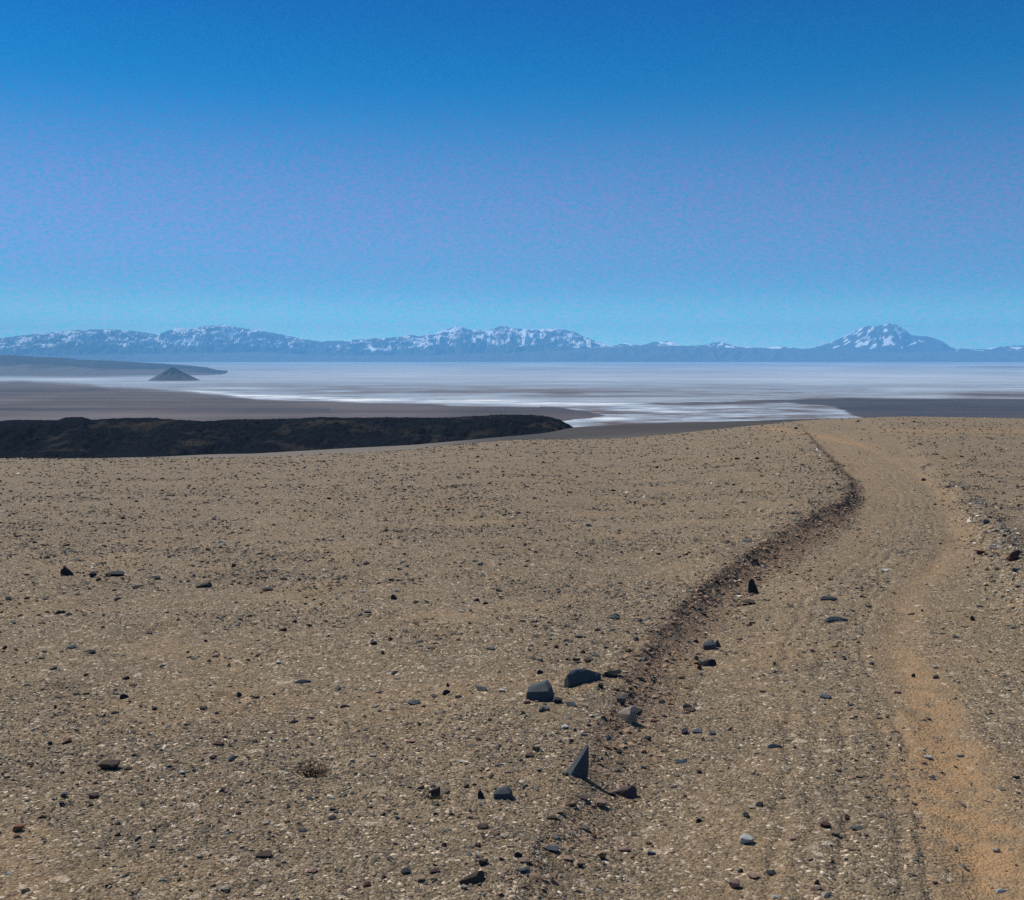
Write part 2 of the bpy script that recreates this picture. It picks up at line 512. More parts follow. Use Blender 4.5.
Z, sT, sB, bank, road, wind, lip = land(X, Y)
V = np.stack([X, Y, Z], 1)
idx = np.arange(NA * NR).reshape(NR, NA)
# wrap behind: join last column to first
nxt = np.roll(idx, -1, axis=1)
Fq = np.stack([idx[:-1].ravel(), nxt[:-1].ravel(), nxt[1:].ravel(), idx[1:].ravel()], 1)[:, ::-1]
PX, ROW = project(X, np.maximum(Y, .5), Z)

# drifted orange sand: laid along the track by distance from the bank, plus blots
xs, ys = X, Y
nearm = (np.hypot(X, Y) < 140)
sand = np.zeros(len(X))
u = sB[nearm]; yn = Y[nearm]; xn = X[nearm]
w2 = 0.10 * vn(xn * .6, yn * .6, 51)
s_ = 0.95 * np.exp(-((u + w2 - 1.26) / np.interp(yn, [3, 7], [.24, .17])) ** 2) * np.interp(yn, [3, 5.5, 7, 12, 20, 40], [1.15, 1.0, .35, .15, .2, .1])
s_ += .55 * np.exp(-((u + w2 - 1.45) / .30) ** 2) * np.interp(yn, [4, 8, 12, 16, 22, 40], [0, .15, .25, .15, .08, .03])
s_ += .35 * np.exp(-((u + w2 - .35) / .25) ** 2) * np.interp(yn, [3, 5, 9, 20, 40], [.7, .3, .5, .6, .2])
s_ += .12 * sstep(14, 30, yn) * (u > 0) * (u < ROADW)
s_ += .34 * sstep(.20, .60, fbm(xn * .8, yn * .8, 55, 3)) * np.where(u > 0, .5, .6)
gauss = lambda v, c, w: np.exp(-((v - c) / w) ** 2)
sand[nearm] = s_ * (u > -8) * 1.0
# the track swings along the crest: pale orange bands
RPX, RROW = PX, ROW
band = nearm & (Y > 30)
sand[band] += .40 * gauss(RROW[band], 431.0, 3.0) * sstep(850, 900, RPX[band]) + .6 * gauss(RROW[band], np.interp(RPX[band], [740, 770, 800, 830, 870], [426, 428.5, 433, 438, 447]), 2.2) * sstep(745, 765, RPX[band]) * (1 - sstep(850, 890, RPX[band]))
sand = np.clip(sand, 0, 1)

fc = Fq.mean(axis=1)
fr = np.hypot(X[Fq[:, 0]], Y[Fq[:, 0]]); fy = Y[Fq[:, 0]]
f_road = (road[Fq].mean(axis=1) > .5) & (fr < 115)
f_near = (fr < 215) | (fy < 215)
f_slope = ~f_near & (fy < 3600)
f_far = ~f_near & ~f_slope

# basin tones
Lb = [(-300, 379), (0, 381), (20, 380.2), (60, 382.5), (90, 384), (110, 387), (160, 389.5), (185, 391), (220, 394), (256, 399), (350, 402), (430, 402.7), (450, 405), (512, 406),
      (560, 407.2), (585, 410.5), (603, 414.5), (606, 416), (610, 440)]
def salt_tone(px, row, x, y):
    jit = 0.7 * fbm(x / 900, y / 2500, 61, 4) + 1.9 * fbm(x / 420, y / 300, 68, 4) * gauss(px, 800, 110) + .9 * fbm(x / 500, y / 350, 69, 4) * (px < 700)
    r_ = row + jit * np.clip((row - 360) / 40, .1, 1)
    lb = interp(px, Lb)
    inL = (r_ > lb) & (px < 606) & ~((px > 540) & (r_ > np.interp(px, [540, 575, 600, 606], [424, 419, 417, 416.2])))
    te = np.interp(px, [640, 700, 768, 850, 1024, 1300], [403, 401.8, 400, 398.6, 399, 400])
    be = np.interp(px, [640, 700, 768, 800, 820, 835, 850, 870, 900, 1300], [403.4, 404.5, 402.5, 403.5, 405, 408, 414, 421, 440, 460])
    inR = (r_ > te) & (r_ < be) & (px > 640)
    tone = 0.62 + 0.06 * fbm(x / 4000, y / 9000, 62, 4)
    tone = tone - .05 + np.interp(row, [362, 370, 380, 386, 392, 400, 420], [.00, .02, .03, -.06, -.07, -.02, .05]) 
    tone += (.22 + .34 * fbm(x / 420, y / 170, 75, 5, .6)) * gauss(row, np.interp(px, [180, 220, 256, 350, 512, 560], [390.5, 393, 396.5, 399.2, 402, 404]), np.interp(px, [180, 256, 512], [1.0, 2.0, 1.7])) * sstep(170, 200, px) * (1 - sstep(600, 680, px))
    tone += .25 * gauss(row, 391.2, .6) * gauss(px, 335, 22)
    tone += .10 * gauss(row, 379.3, 1.0) * gauss(px, 70, 50) - .22 * (1 - sstep(60, 200, px)) * (1 - sstep(375, 379, row))
    tone += .22 * gauss(row, 388, .8) * gauss(px, 235, 60)
    wn = fbm(x / 420, y / 260, 64, 6, .6)
    tone += .07 * fbm(x / 650, y / 420, 71, 5, .6) * sstep(372, 392, row) + .05 * fbm(x / 3500, y / 1500, 72, 5, .6)
    tone -= .20 * sstep(.30, .70, fbm(x / 900, y / 260, 73, 4)) * sstep(386, 394, row) * sstep(250, 350, px)
    bright = sstep(403, 409, row) * (px > 540) * (1 - sstep(790, 880, px))
    tone += bright * (-.15 + .28 * wn)
    tone += .18 * gauss(row, 408.5, 1.8) * gauss(px, 690, 70) + .15 * gauss(row, 419, 2.2) * gauss(px, 620, 60)
    tone -= .22 * gauss(row, 404.3, .7) * gauss(px, 700, 60) + .20 * gauss(row, 396, 1.0) * gauss(px, 600, 90) + .12 * gauss(row, 391.5, 2.4) * sstep(250, 330, px) * (1 - sstep(600, 740, px))
    tone -= .26 * gauss(row, 395, 2.0) * sstep(930, 985, px) + .14 * gauss(row, 367, 1.2) * sstep(930, 990, px)
    tone += .12 * gauss(row, 389, 1.5) * sstep(850, 900, px)
    tL = 0.22 + .05 * fbm(x / 800, y / 2500, 66, 4) - .10 * gauss(row, 409.5, 1.6) * (px < 330) - .07 * gauss(row, 391, 1.0) * (px < 120)
    tL += .04 * sstep(383, 400, row) + .07 * gauss(row, 386, 2.0) * (px < 110) + .05 * gauss(row, 417, 3)
    tL = np.where(px > 400, tL - .10 * sstep(400, 500, px), tL)
    tR = 0.12 + .05 * fbm(x / 900, y / 1800, 67, 4)
    mR = sstep(-.5, .7, r_ - te) * sstep(-1.2, 1.6, be - r_ + 1.5 * fbm(x / 300, y / 160, 77, 3)) * sstep(630, 660, px)
    mL = np.where(inL, 1.0, 0.0) * sstep(-.4, 1, (r_ - lb) / np.interp(px, [0, 190, 300, 600], [5.0, 3.5, 1.6, 1.2]))
    tone = tone * (1 - mR) + tR * mR
    tone = tone * (1 - mL) + tL * mL
    return tone, (inL | inR)
farm = (Y > 3000)
tone = np.zeros(len(X)); isl = np.zeros(len(X), bool)
t_, i_ = salt_tone(PX[farm], ROW[farm], X[farm], Y[farm])
tone[farm] = t_; isl[farm] = i_
sl = (Y > 200) & (Y <= 3600)
tone[sl] = 1 - .85 * sstep(395, 520, PX[sl]) * sstep(215, 290, Y[sl]) + .1 * fbm(X[sl] / 60, Y[sl] / 60, 70, 3)
tone = np.clip(tone, 0, 1)
f_plain = f_far & (isl[Fq].mean(axis=1) > .5)
f_salt = f_far & ~f_plain

def land_piece(name, keep, mat):
    v, f, used = subset(V, Fq, keep)
    me = mesh_from(name, v, f, mat)
    float_attr(me, "sand", sand[used]); float_attr(me, "bank", bank[used] * np.clip(drop_of(Y[used]) / .2, 0, 1)); float_attr(me, "tone", tone[used])
    return link(name, me, "structure")
# centre cap so that the sheet has no hole under the camera
land_piece("ground", f_near & ~f_road, M_ground)
land_piece("dirt_road", f_near & f_road, M_road)
land_piece("slope_land", f_slope, M_slope)
land_piece("plain_land", f_plain, M_basin)
land_piece("salt_lake", f_salt, M_salt)

# ------------------------------------------------------------------ lava flow
LAVA_TOP = [(-300, 424), (0, 421.5), (15, 420), (58, 420.5), (66, 417.8), (82, 417), (92, 420), (120, 418.5), (150, 417.8), (170, 419.5), (205, 421.5), (235, 419.5), (256, 419.5),
            (300, 418.6), (320, 417), (345, 418), (380, 417.5), (440, 418), (470, 416.5), (500, 414.8), (530, 414.8), (548, 416.5), (560, 420), (568, 424.5), (574, 429), (580, 434)]
def grid_faces(nx, ny):
    i = np.arange(nx * ny).reshape(ny, nx)
    return np.stack([i[:-1, :-1].ravel(), i[:-1, 1:].ravel(), i[1:, 1:].ravel(), i[1:, :-1].ravel()], 1)
pxs = np.arange(-260, 582, .8)
yv = np.concatenate([np.linspace(630, 830, 100), np.linspace(836, 1300, 40)])
PXL, YL = np.meshgrid(pxs, yv)
aL = a_of(PXL, 420)
XL = aL * YL
tl = T_of(interp(PXL, LAVA_TOP))
xx, yy = XL.ravel(), YL.ravel()
ztop = -tl.ravel() * 815.0
zb = land(xx, yy, False)[0] - 3
rise = sstep(638, 805, yy + 28 * vn(xx / 50, yy / 50, 80)) * (1 - sstep(1000, 1300, yy))
endf = 1 - sstep(560, 580, PXL.ravel())
rough = 3.4 * ridged(xx / 16, yy / 26, 81, 4, .65) + 2.8 * vn(xx / 50, yy / 50, 82) * (1 - sstep(770, 815, yy)) - 1.8
plate = np.where(yy > 815, ztop - (yy - 815) * .064, ztop)
ZL = zb + (plate - zb) * rise + rough * np.clip(rise * 2, 0, 1) * np.where(yy > 795, .5, 1)
ZL = np.minimum(ZL, np.where(yy > 700, plate + .9 * vn(xx / 7, yy / 18, 83) + .8 * vn(xx / 2.6, yy / 9, 84) + .2, 1e9))
ml = mesh_from("lava_terrain", np.stack([xx, yy, ZL], 1), grid_faces(len(pxs), len(yv)), M_lava)
link("lava_terrain", ml, "structure")

# ------------------------------------------------------------------ mountains
def range_mesh(name, sil, y0, yc, mat, px0, px1, step=.6, nd=110, seed=100, snow=None, amp=.5, conv=1.0, wl=(2600, 5200), kind="structure", jag=.5, back=.6, base_fn=None):
    pxs = np.arange(px0, px1, step)
    v = np.concatenate([np.linspace(0, 1, nd), 1 + back * np.linspace(.05, 1, 14)])
    P, W = np.meshgrid(pxs, v)
    P = P.ravel(); W = W.ravel()
    y = y0 + (yc - y0) * W
    x = a_of(P, 345) * y
    n1 = vn(P / 5.0, P * 0 + seed, seed) * jag + vn(P / 1.9, P * 0 + seed + 5, seed) * jag * .5
    zc = -T_of(interp(P, sil) + n1) * yc            # height of the crest above the eye
    f = np.where(W <= 1, np.clip(W, 0, 1) ** conv, np.clip(1 - (W - 1) / back, 0, 1))
    rd = ridged(x / wl[0] + .25 * vn(x / 2500, y / 2500, seed + 3), y / wl[1], seed, 5, .55)
    env = np.clip(np.where(W <= 1, 4 * W * (1 - W), 0), 0, 1) ** .8
    hgt = np.maximum(zc + HB, 0)
    z = -HB - 6 + hgt * f + (rd - .62) * amp * hgt * env
    z = np.where(W <= 1, np.minimum(z, -HB + (zc + HB) * 1.0 * (y / yc)), z)
    z = np.maximum(z, -HB - 6)
    me = mesh_from(name, np.stack([x, y, z], 1), grid_faces(len(pxs), len(v)), mat)
    if snow is not None:
        s = snow(P, x, y, z, rd, W)
    else:
        s = np.zeros(len(P))
    float_attr(me, "snow", np.clip(s, 0, 1))
    return link(name, me, kind)

SIL = [(-300, 345), (-80, 340), (0, 338), (30, 334.5), (60, 331.5), (80, 329.8), (110, 329), (135, 331), (150, 333.2), (157, 334.5), (165, 331.5), (180, 327), (190, 329.5), (205, 326),
       (222, 324.5), (240, 327.5), (256, 330), (275, 333), (300, 338), (320, 341.5), (345, 340.2), (370, 338.5), (400, 336.5), (412, 334.5), (420, 336.5), (440, 331.5), (458, 325.8),
       (472, 330), (488, 330.5), (504, 324.8), (512, 328), (530, 329.3), (555, 328.5), (572, 330.5), (585, 337), (600, 342), (612, 346), (625, 342.5), (640, 345.5), (655, 341.5),
       (672, 341), (682, 346), (702, 345), (720, 341.5), (735, 346), (768, 348), (780, 345.8), (800, 348.5), (900, 352), (960, 349), (985, 349), (1000, 346.5), (1024, 345), (1100, 343), (1300, 346)]
def snow_main(P, x, y, z, rd, W):
    row = project(x, y, z)[1]
    alt = interp(P, SIL)
    rel = (z + HB) / np.maximum(-T_of(alt) * 57000 + HB, 50)
    la = ridged((x + 1.5 * z) / 1000, (z - .2 * x) / 330, 140, 3, .5); lb_ = ridged((x - 1.5 * z) / 1000, (z + .2 * x) / 330, 141, 3, .5)
    pick_ = sstep(-.15, .15, vn(x / 2600, z / 1500, 142))
    line = la * pick_ + lb_ * (1 - pick_)
    amount = np.interp(P, [-100, 0, 60, 150, 180, 240, 290, 330, 400, 430, 540, 590, 615, 700, 760, 820, 1024], [.0, .04, .12, .05, .14, .12, -.08, .0, .07, .12, .16, .12, .12, .09, .10, -.02, .08])
    v = line + .26 * fbm(x / 900, z / 400, 143, 4, .6) + amount + np.interp(rel, [0, .3, .42, .55, .75, 1], [-2, -.9, -.15, -.02, .05, .0])
    return sstep(.78, .82, v)
range_mesh("mountains", SIL, 47500, 57000, M_mount, -220, 1250, snow=snow_main, seed=100, amp=.75, conv=.85, wl=(1300, 3600))

VOL = [(740, 362), (770, 356), (800, 350), (812, 348), (822, 345.3), (835, 340.5), (845, 336), (853, 331.5), (860, 328), (868, 326), (876, 326.2), (884, 324), (891, 323.2), (898, 325), (906, 331),
       (911, 335), (920, 335.8), (930, 336.8), (942, 341), (950, 346.5), (957, 349.2), (962, 348.2), (975, 350), (1000, 352), (1030, 357), (1060, 362)]
def snow_vol(P, x, y, z, rd, W):
    # couloirs that fan out from the summit
    row = project(x, y, z)[1]
    fan = (P - 886) / np.maximum(row - 312, 4)
    st = .45 * vn(fan * 6.5 + 3, row / 16, 150) + .5 * vn(fan * 14, row / 6, 151) + .55 * vn((P + row * 1.1) / 5.0, row / 4.5, 153)
    lo = np.interp(P, [800, 850, 900, 930, 960], [346, 350, 351, 346, 340])
    v = st + .35 * vn(P / 9, row / 5, 152) + np.interp(P, [815, 850, 870, 900, 925, 945], [.18, .12, .06, .02, .0, -.15]) - .35 * sstep(lo - 8, lo, row) * 2
    for (bx, by, bw, bh) in ((861, 344.5, 9, 1.7), (872, 347.5, 7, 1.6), (886, 341, 4, 3.2), (836, 347, 7, 1.0), (907, 346, 9, .9)):
        v = v + 1.1 * np.exp(-((P - bx) / bw) ** 2 - ((row - by + .35 * (P - bx)) / bh) ** 2)
    return sstep(.34, .42, v)
range_mesh("volcano_mountain", VOL, 50500, 55000, M_mount, 742, 1058, step=.4, snow=snow_vol, seed=160, amp=.30, conv=1.0, wl=(1100, 5000), jag=.45)

FOOT = [(-300, 356), (0, 355), (140, 354), (256, 352), (300, 354), (350, 355.5), (430, 355), (470, 353), (520, 352), (560, 350.5), (600, 347.2), (640, 345.5), (665, 345.3), (700, 346),
        (730, 347.5), (768, 348.3), (800, 349.5), (850, 351.5), (900, 352.5), (950, 351), (1000, 350.5), (1060, 350), (1300, 352)]
range_mesh("foothill_mountains", FOOT, 45500, 49000, M_foot, -220, 1250, step=.9, nd=60, seed=170, amp=.5, conv=.8, wl=(1200, 3000), jag=.25)

RDG = [(-260, 350), (-60, 353.5), (0, 354.8), (15, 354.9), (45, 357), (60, 357.2), (78, 359.3), (110, 360.3), (130, 361.6), (160, 363.2), (190, 365.2), (206, 367), (214, 369.2), (224, 370.2), (234, 371.4), (252, 374)]
range_mesh("ridge_hills", RDG, 15500, 19800, M_ridge, -250, 252, step=.5, nd=100, seed=180, amp=.28, conv=.75, wl=(900, 1600), jag=.25, back=.3,
           snow=lambda P, x, y, z, rd, W: .9 * sstep(.62, .30, W + .10 * fbm(x / 900, y / 900, 185, 4)) if False else .9 * (1 - sstep(.18, .50, W + .14 * fbm(x / 900, y / 1400, 185, 4))))
range_mesh("low_hill", [(92, 395), (104, 392.3), (112, 391), (117, 390.6), (122, 391.6), (128, 394)], 8700, 9100, M_ridge, 92, 128, step=.5, nd=20, seed=190, amp=.1, jag=.1, wl=(200, 400))

# lone cone hill rising from the salt
def cone_hill():
    yb = HB / T_of(381.0) + 260
    xb = a_of(173, 381) * yb
    nphi, nr = 220, 60
    ph = np.linspace(0, 2 * np.pi, nphi, endpoint=False); r = np.linspace(0, 1, nr)
    PH, Rr = np.meshgrid(ph, r)
    w = 1 + .14 * vn(np.cos(PH) * 1.4 + 4, np.sin(PH) * 1.4, 200) + .05 * np.cos(PH)
    top = np.clip(1 - Rr, 0, 1)
    prof = np.where(Rr < .08, 0.90 - Rr * .75, 0.84 * (1 - (Rr - .08) / .92) ** 1.18)
    gul = ridged(PH * 4.2, Rr * 1.2, 201, 3) * .11 * np.sin(np.pi * np.clip(Rr, 0, 1)) - .05 * np.sin(np.pi * Rr)
    hh = (prof + gul) * 176.0
    rad = 285.0 * Rr * w
    x = rad * np.cos(PH) * 1.0; y = rad * np.sin(PH)
    v = np.stack([x.ravel(), y.ravel(), hh.ravel()], 1)
    i = np.arange(nphi * nr).reshape(nr, nphi); nx = np.roll(i, -1, axis=1)
    f = np.stack([i[:-1].ravel(), i[1:].ravel(), nx[1:].ravel(), nx[:-1].ravel()], 1)
    me = mesh_from("cone_hill", v, f, M_cone)
    float_attr(me, "snow", (.75 * sstep(.1, .6, ridged(PH * 5, Rr * 2, 205, 3) * .6 + Rr - .45)).ravel())
    link("cone_hill", me, "structure", loc=(xb, yb, -HB - .5))
cone_hill()

# ------------------------------------------------------------------ air
def haze():
    bm = bmesh.new()
    bmesh.ops.create_cube(bm, size=1.0)
    for v in bm.verts:
        v.co = Vector((v.co.x * 125000, v.co.y * 125000, -308 + (v.co.z + .5) * (308 + 1740)))
    me = bpy.data.meshes.new("haze"); bm.to_mesh(me); bm.free()
    m = bpy.data.materials.new("air"); m.use_nodes = True
    t = m.node_tree; t.nodes.clear()
    o = t.nodes.new("ShaderNodeOutputMaterial"); v = t.nodes.new("ShaderNodeVolumePrincipled")
    v.inputs["Color"].default_value = (.20, .585, 1.0, 1)
    v.inputs["Density"].default_value = 2.45e-5
    v.inputs["Anisotropy"].default_value = 0.0
    t.links.new(v.outputs[0], o.inputs["Volume"])
    me.materials.append(m)
    link("haze", me, "stuff")
haze()

# ------------------------------------------------------------------ loose gravel: every pebble real, as one mesh
PALETTE = np.array([(.040, .043, .050), (.055, .060, .068), (.075, .080, .085), (.12, .115, .105), (.17, .145, .115), (.22, .175, .13), (.28, .22, .165),
                    (.15, .085, .060), (.33, .24, .19), (.42, .35, .30), (.62, .57, .52), (.085, .060, .055)])
PALETTE = PALETTE * np.array([1.0, .97, .86])
PW = np.array([.08, .09, .10, .15, .18, .15, .09, .055, .05, .035, .014, .04]); PW = PW / PW.sum()

def hull_template(seed, n=11, flat=.6, long=1.3):
    r = random.Random(seed)
    bm = bmesh.new()
    for i in range(n):
        v = Vector((r.gauss(0, 1), r.gauss(0, 1), r.gauss(0, 1))).normalized()
        v *= r.uniform(.85, 1.12)
        v = Vector((v.x * long, v.y, v.z * flat))
        bm.verts.new(v)
    res = bmesh.ops.convex_hull(bm, input=bm.verts)
    bmesh.ops.delete(bm, geom=list({g for g in res["geom_interior"] if isinstance(g, bmesh.types.BMVert)} | {g for g in res["geom_unused"] if isinstance(g, bmesh.types.BMVert)}), context='VERTS')
    bmesh.ops.triangulate(bm, faces=bm.faces)
    bm.verts.ensure_lookup_table()
    v = np.array([p.co[:] for p in bm.verts]); f = np.array([[q.index for q in fc.verts] for fc in bm.faces])
    bm.free()
    return v, f

def stone_material(vcol=True, name="gravel_stone"):
    g = NT(name)
    c = g.attr("tint", "Color")
    n = g.noise(90, 3, .6)
    c = g.mix(g.math('MULTIPLY', n, .5), c, g.mix(.5, c, (.30, .25, .19)))
    return g.done(c, g.bump(g.noise(140, 3, .6), .3, .004))
M_peb = stone_material()

def scatter(N, seed, kmin, kmax, power, ymin, ymax):
    r = np.random.default_rng(seed)
    d = ymin * (ymax / ymin) ** r.random(N)
    a = r.uniform(-.62, .62, N)
    x, y = a * d, d
    z, sT, sB, bank, road, wind, lip = land(x, y)
    # sizes: power law above the smallest that shows at this distance
    smin = kmin * d / 1050.0
    smax = np.minimum(kmax * np.interp(d, [7, 20, 60], [1, .7, .4]) * d / 1050.0, .055 + .0006 * d)
    q = r.random(N)
    s = smin * (1 - q * (1 - (smax / smin) ** (-power))) ** (-1 / power)
    s = s * (1 + .35 * wind)
    # patchiness
    dens = .50 + .75 * fbm(x * .55, y * .55, 300, 4, .6) + .25 * fbm(x * 3, y * 3, 301, 2)
    dens = np.where(road > .5, dens * np.where(np.abs(sB - 1.26) < .2, .18, np.where(np.abs(sB - .63) < .2, .55, .85)) * np.interp(y, [3, 8, 16, 30, 45], [1, .85, .5, .5, 1]), dens)
    dens += .55 * np.exp(-((sB - .92) / .2) ** 2) * np.interp(y, [4, 14, 20], [.6, .5, 0]) + 1.5 * wind + .5 * lip 
    dens = np.where(bank > .2, dens * 1.4, dens)
    dens = dens * np.interp(y, [2, 10, 30, 100], [1, .75, .22, .04])
    keep = (r.random(N) < dens) & ((road < .5) | (s < .02) | (r.random(N) < .25))
    bank = np.where((wind > .3) & (road < .5), -1.0, bank)
    return x[keep], y[keep], z[keep], s[keep], bank[keep], road[keep]

def build_gravel(x, y, z, s, seed, nt=26, bank=None):
    r = np.random.default_rng(seed)
    N = len(x)
    tmpl = [hull_template(900 + i, n=8 + i % 5, flat=.40 + .04 * (i % 8), long=1.0 + .07 * (i % 9)) for i in range(nt)]
    tid = r.integers(0, nt, N)
    Vs, Fs, Cs = [], [], []
    off = 0
    pc = r.choice(len(PALETTE), N, p=PW)
    # bigger stones are darker more often
    big = (s > .012) & (r.random(N) < .12)
    pc = np.where(big, r.integers(0, 3, N), pc)
    col = PALETTE[pc] * r.uniform(.65, 1.2, (N, 1))
    if bank is not None:
        mw = (bank < -.5) & (r.random(N) < .7)
        col[mw] = PALETTE[r.choice([3, 4, 5, 6, 8, 9, 10], mw.sum())] * r.uniform(.7, 1.1, (mw.sum(), 1))
        brown = np.array([.21, .135, .088])
        mb = (bank > .15) & (r.random(N) < .72)
        col[mb] = brown * r.uniform(.6, 1.5, (mb.sum(), 1))
    for k in range(nt):
        tv, tf = tmpl[k]
        m = np.nonzero(tid == k)[0]
        if not len(m): continue
        n = len(m)
        yaw = r.uniform(0, 2 * np.pi, n); pit = r.normal(0, .28, n); rol = r.normal(0, .28, n)
        cy_, sy_ = np.cos(yaw), np.sin(yaw); cp_, sp_ = np.cos(pit), np.sin(pit); cr, sr = np.cos(rol), np.sin(rol)
        Rm = np.empty((n, 3, 3))
        Rm[:, 0, 0] = cy_ * cp_; Rm[:, 0, 1] = cy_ * sp_ * sr - sy_ * cr; Rm[:, 0, 2] = cy_ * sp_ * cr + sy_ * sr
        Rm[:, 1, 0] = sy_ * cp_; Rm[:, 1, 1] = sy_ * sp_ * sr + cy_ * cr; Rm[:, 1, 2] = sy_ * sp_ * cr - cy_ * sr
        Rm[:, 2, 0] = -sp_; Rm[:, 2, 1] = cp_ * sr; Rm[:, 2, 2] = cp_ * cr
        sc = s[m][:, None] * r.uniform(.75, 1.25, (n, 3))
        pts = tv[None] * sc[:, None, :]
        pts = np.einsum('nij,nkj->nki', Rm, pts)
        pts[:, :, 0] += x[m][:, None]; pts[:, :, 1] += y[m][:, None]; pts[:, :, 2] += (z[m] + s[m] * .18)[:, None]
        Vs.append(pts.reshape(-1, 3))
        Fs.append((tf[None] + (np.arange(n) * len(tv))[:, None, None] + off).reshape(-1, 3))
        Cs.append(np.repeat(col[m], len(tv), axis=0))
        off += n * len(tv)
    return np.vstack(Vs), np.vstack(Fs), np.vstack(Cs)

gx, gy, gz, gs, gb, gr = scatter(520000, 11, .55, 3.8, 2.4, 2.2, 130.0)
# clods broken out of the bank face
def bank_clods(N, seed):
    r = np.random.default_rng(seed)
    n = len(TOPW) - 1
    # sample by photo-like weighting: more where nearer
    seg = r.integers(0, n, N); t = r.random(N)
    px_ = TOPW[seg, 0] * (1 - t) + TOPW[seg + 1, 0] * t; py_ = TOPW[seg, 1] * (1 - t) + TOPW[seg + 1, 1] * t
    v = np.where(r.random(N) < .6, r.normal(.14, .10, N), r.random(N) ** 1.2 * 1.1 - .05)
    bi = np.array([np.argmin((BASW[:, 0] - a) ** 2 + (BASW[:, 1] - b) ** 2) for a, b in TOPW])
    qx = BASW[bi[seg], 0] * (1 - t) + BASW[bi[seg + 1], 0] * t; qy = BASW[bi[seg], 1] * (1 - t) + BASW[bi[seg + 1], 1] * t
    x = px_ + (qx - px_) * v + r.normal(0, .05, N); y = py_ + (qy - py_) * v + r.normal(0, .05, N)
    ok = (y > 2.5) & (y < 60) & (r.random(N) < np.interp(y, [3, 5, 7, 10, 20], [.25, .45, .8, 1, .7])); x, y = x[ok], y[ok]
    z = land(x, y)[0]
    s = np.minimum(.006 * (1 - r.random(len(x))) ** (-1 / 2.2), .028) * np.interp(y, [3, 10, 30], [.7, 1, 1.15])
    return x, y, z, s
bx_, by_, bz_, bs_ = bank_clods(10000, 77)
gx = np.concatenate([gx, bx_]); gy = np.concatenate([gy, by_]); gz = np.concatenate([gz, bz_]); gs = np.concatenate([gs, bs_]); gb = np.concatenate([gb, np.ones(len(bx_))])
vv, ff, cc = build_gravel(gx, gy, gz, gs, 12, bank=gb)
mg = mesh_from("gravel", vv, ff, M_peb, smooth=False)
color_attr(mg, "tint", cc)
link("gravel", mg, "stuff")
# ------------------------------------------------------------------ stones one can point to, each an object of its own
STONE_COL = {
    'black': (.030, .034, .040), 'slate': (.092, .108, .115), 'blue': (.095, .120, .140), 'grey': (.16, .155, .145), 'brown': (.105, .070, .050),
    'red': (.120, .050, .038), 'purple': (.13, .085, .085), 'pink': (.44, .27, .21), 'beige': (.36, .29, .235), 'tan': (.33, .23, .155), 'orange': (.42, .20, .10), 'cream': (.52, .45, .35), 'white': (.72, .66, .60)}
STONE_WORD = {'black': 'black', 'slate': 'dark slate', 'blue': 'blue-grey', 'grey': 'grey', 'brown': 'brown', 'red': 'dark red', 'purple': 'purplish', 'pink': 'pink',
              'beige': 'beige', 'tan': 'tan', 'orange': 'orange', 'cream': 'cream', 'white': 'white'}
def rock_material(key):
    c = tuple(v * .8 for v in STONE_COL[key])
    g = NT("stone_" + key)
    n = g.noise(24, 5, .65); n2 = g.noise(9, 3, .6)
    lum = sum(c) / 3
    col = g.mix(g.ramp(n, [(.3, (0, 0, 0)), (.7, (1, 1, 1))]), tuple(v * .5 for v in c), tuple(min(.85, v * 1.6) for v in c))
    col = g.mix(g.ramp(n2, [(.52, (0, 0, 0)), (.72, (.55, .55, .55))]), col, tuple(.55 * v + .45 * w for v, w in zip(c, (.27, .21, .15))))
    g.b.inputs["Roughness"].default_value = .8
    g.b.inputs["Specular IOR Level"].default_value = .3
    return g.done(col, g.bump(g.noise(60, 5, .75), .9, .008))
ROCK_M = {k: rock_material(k) for k in STONE_COL}

def rnd_pts(seed, flat=1.0, n=15, squared=.5):
    r = random.Random(seed); P = []
    for i in range(n):
        v = Vector((r.gauss(0, 1), r.gauss(0, 1), r.gauss(0, 1))).normalized() * r.uniform(.88, 1.08)
        m = max(abs(v.x), abs(v.y), abs(v.z)); v = v * ((1 - squared) + squared / m)
        P.append((v.x * .5, v.y * .5, (v.z * .5 + .5) * flat))
    return P
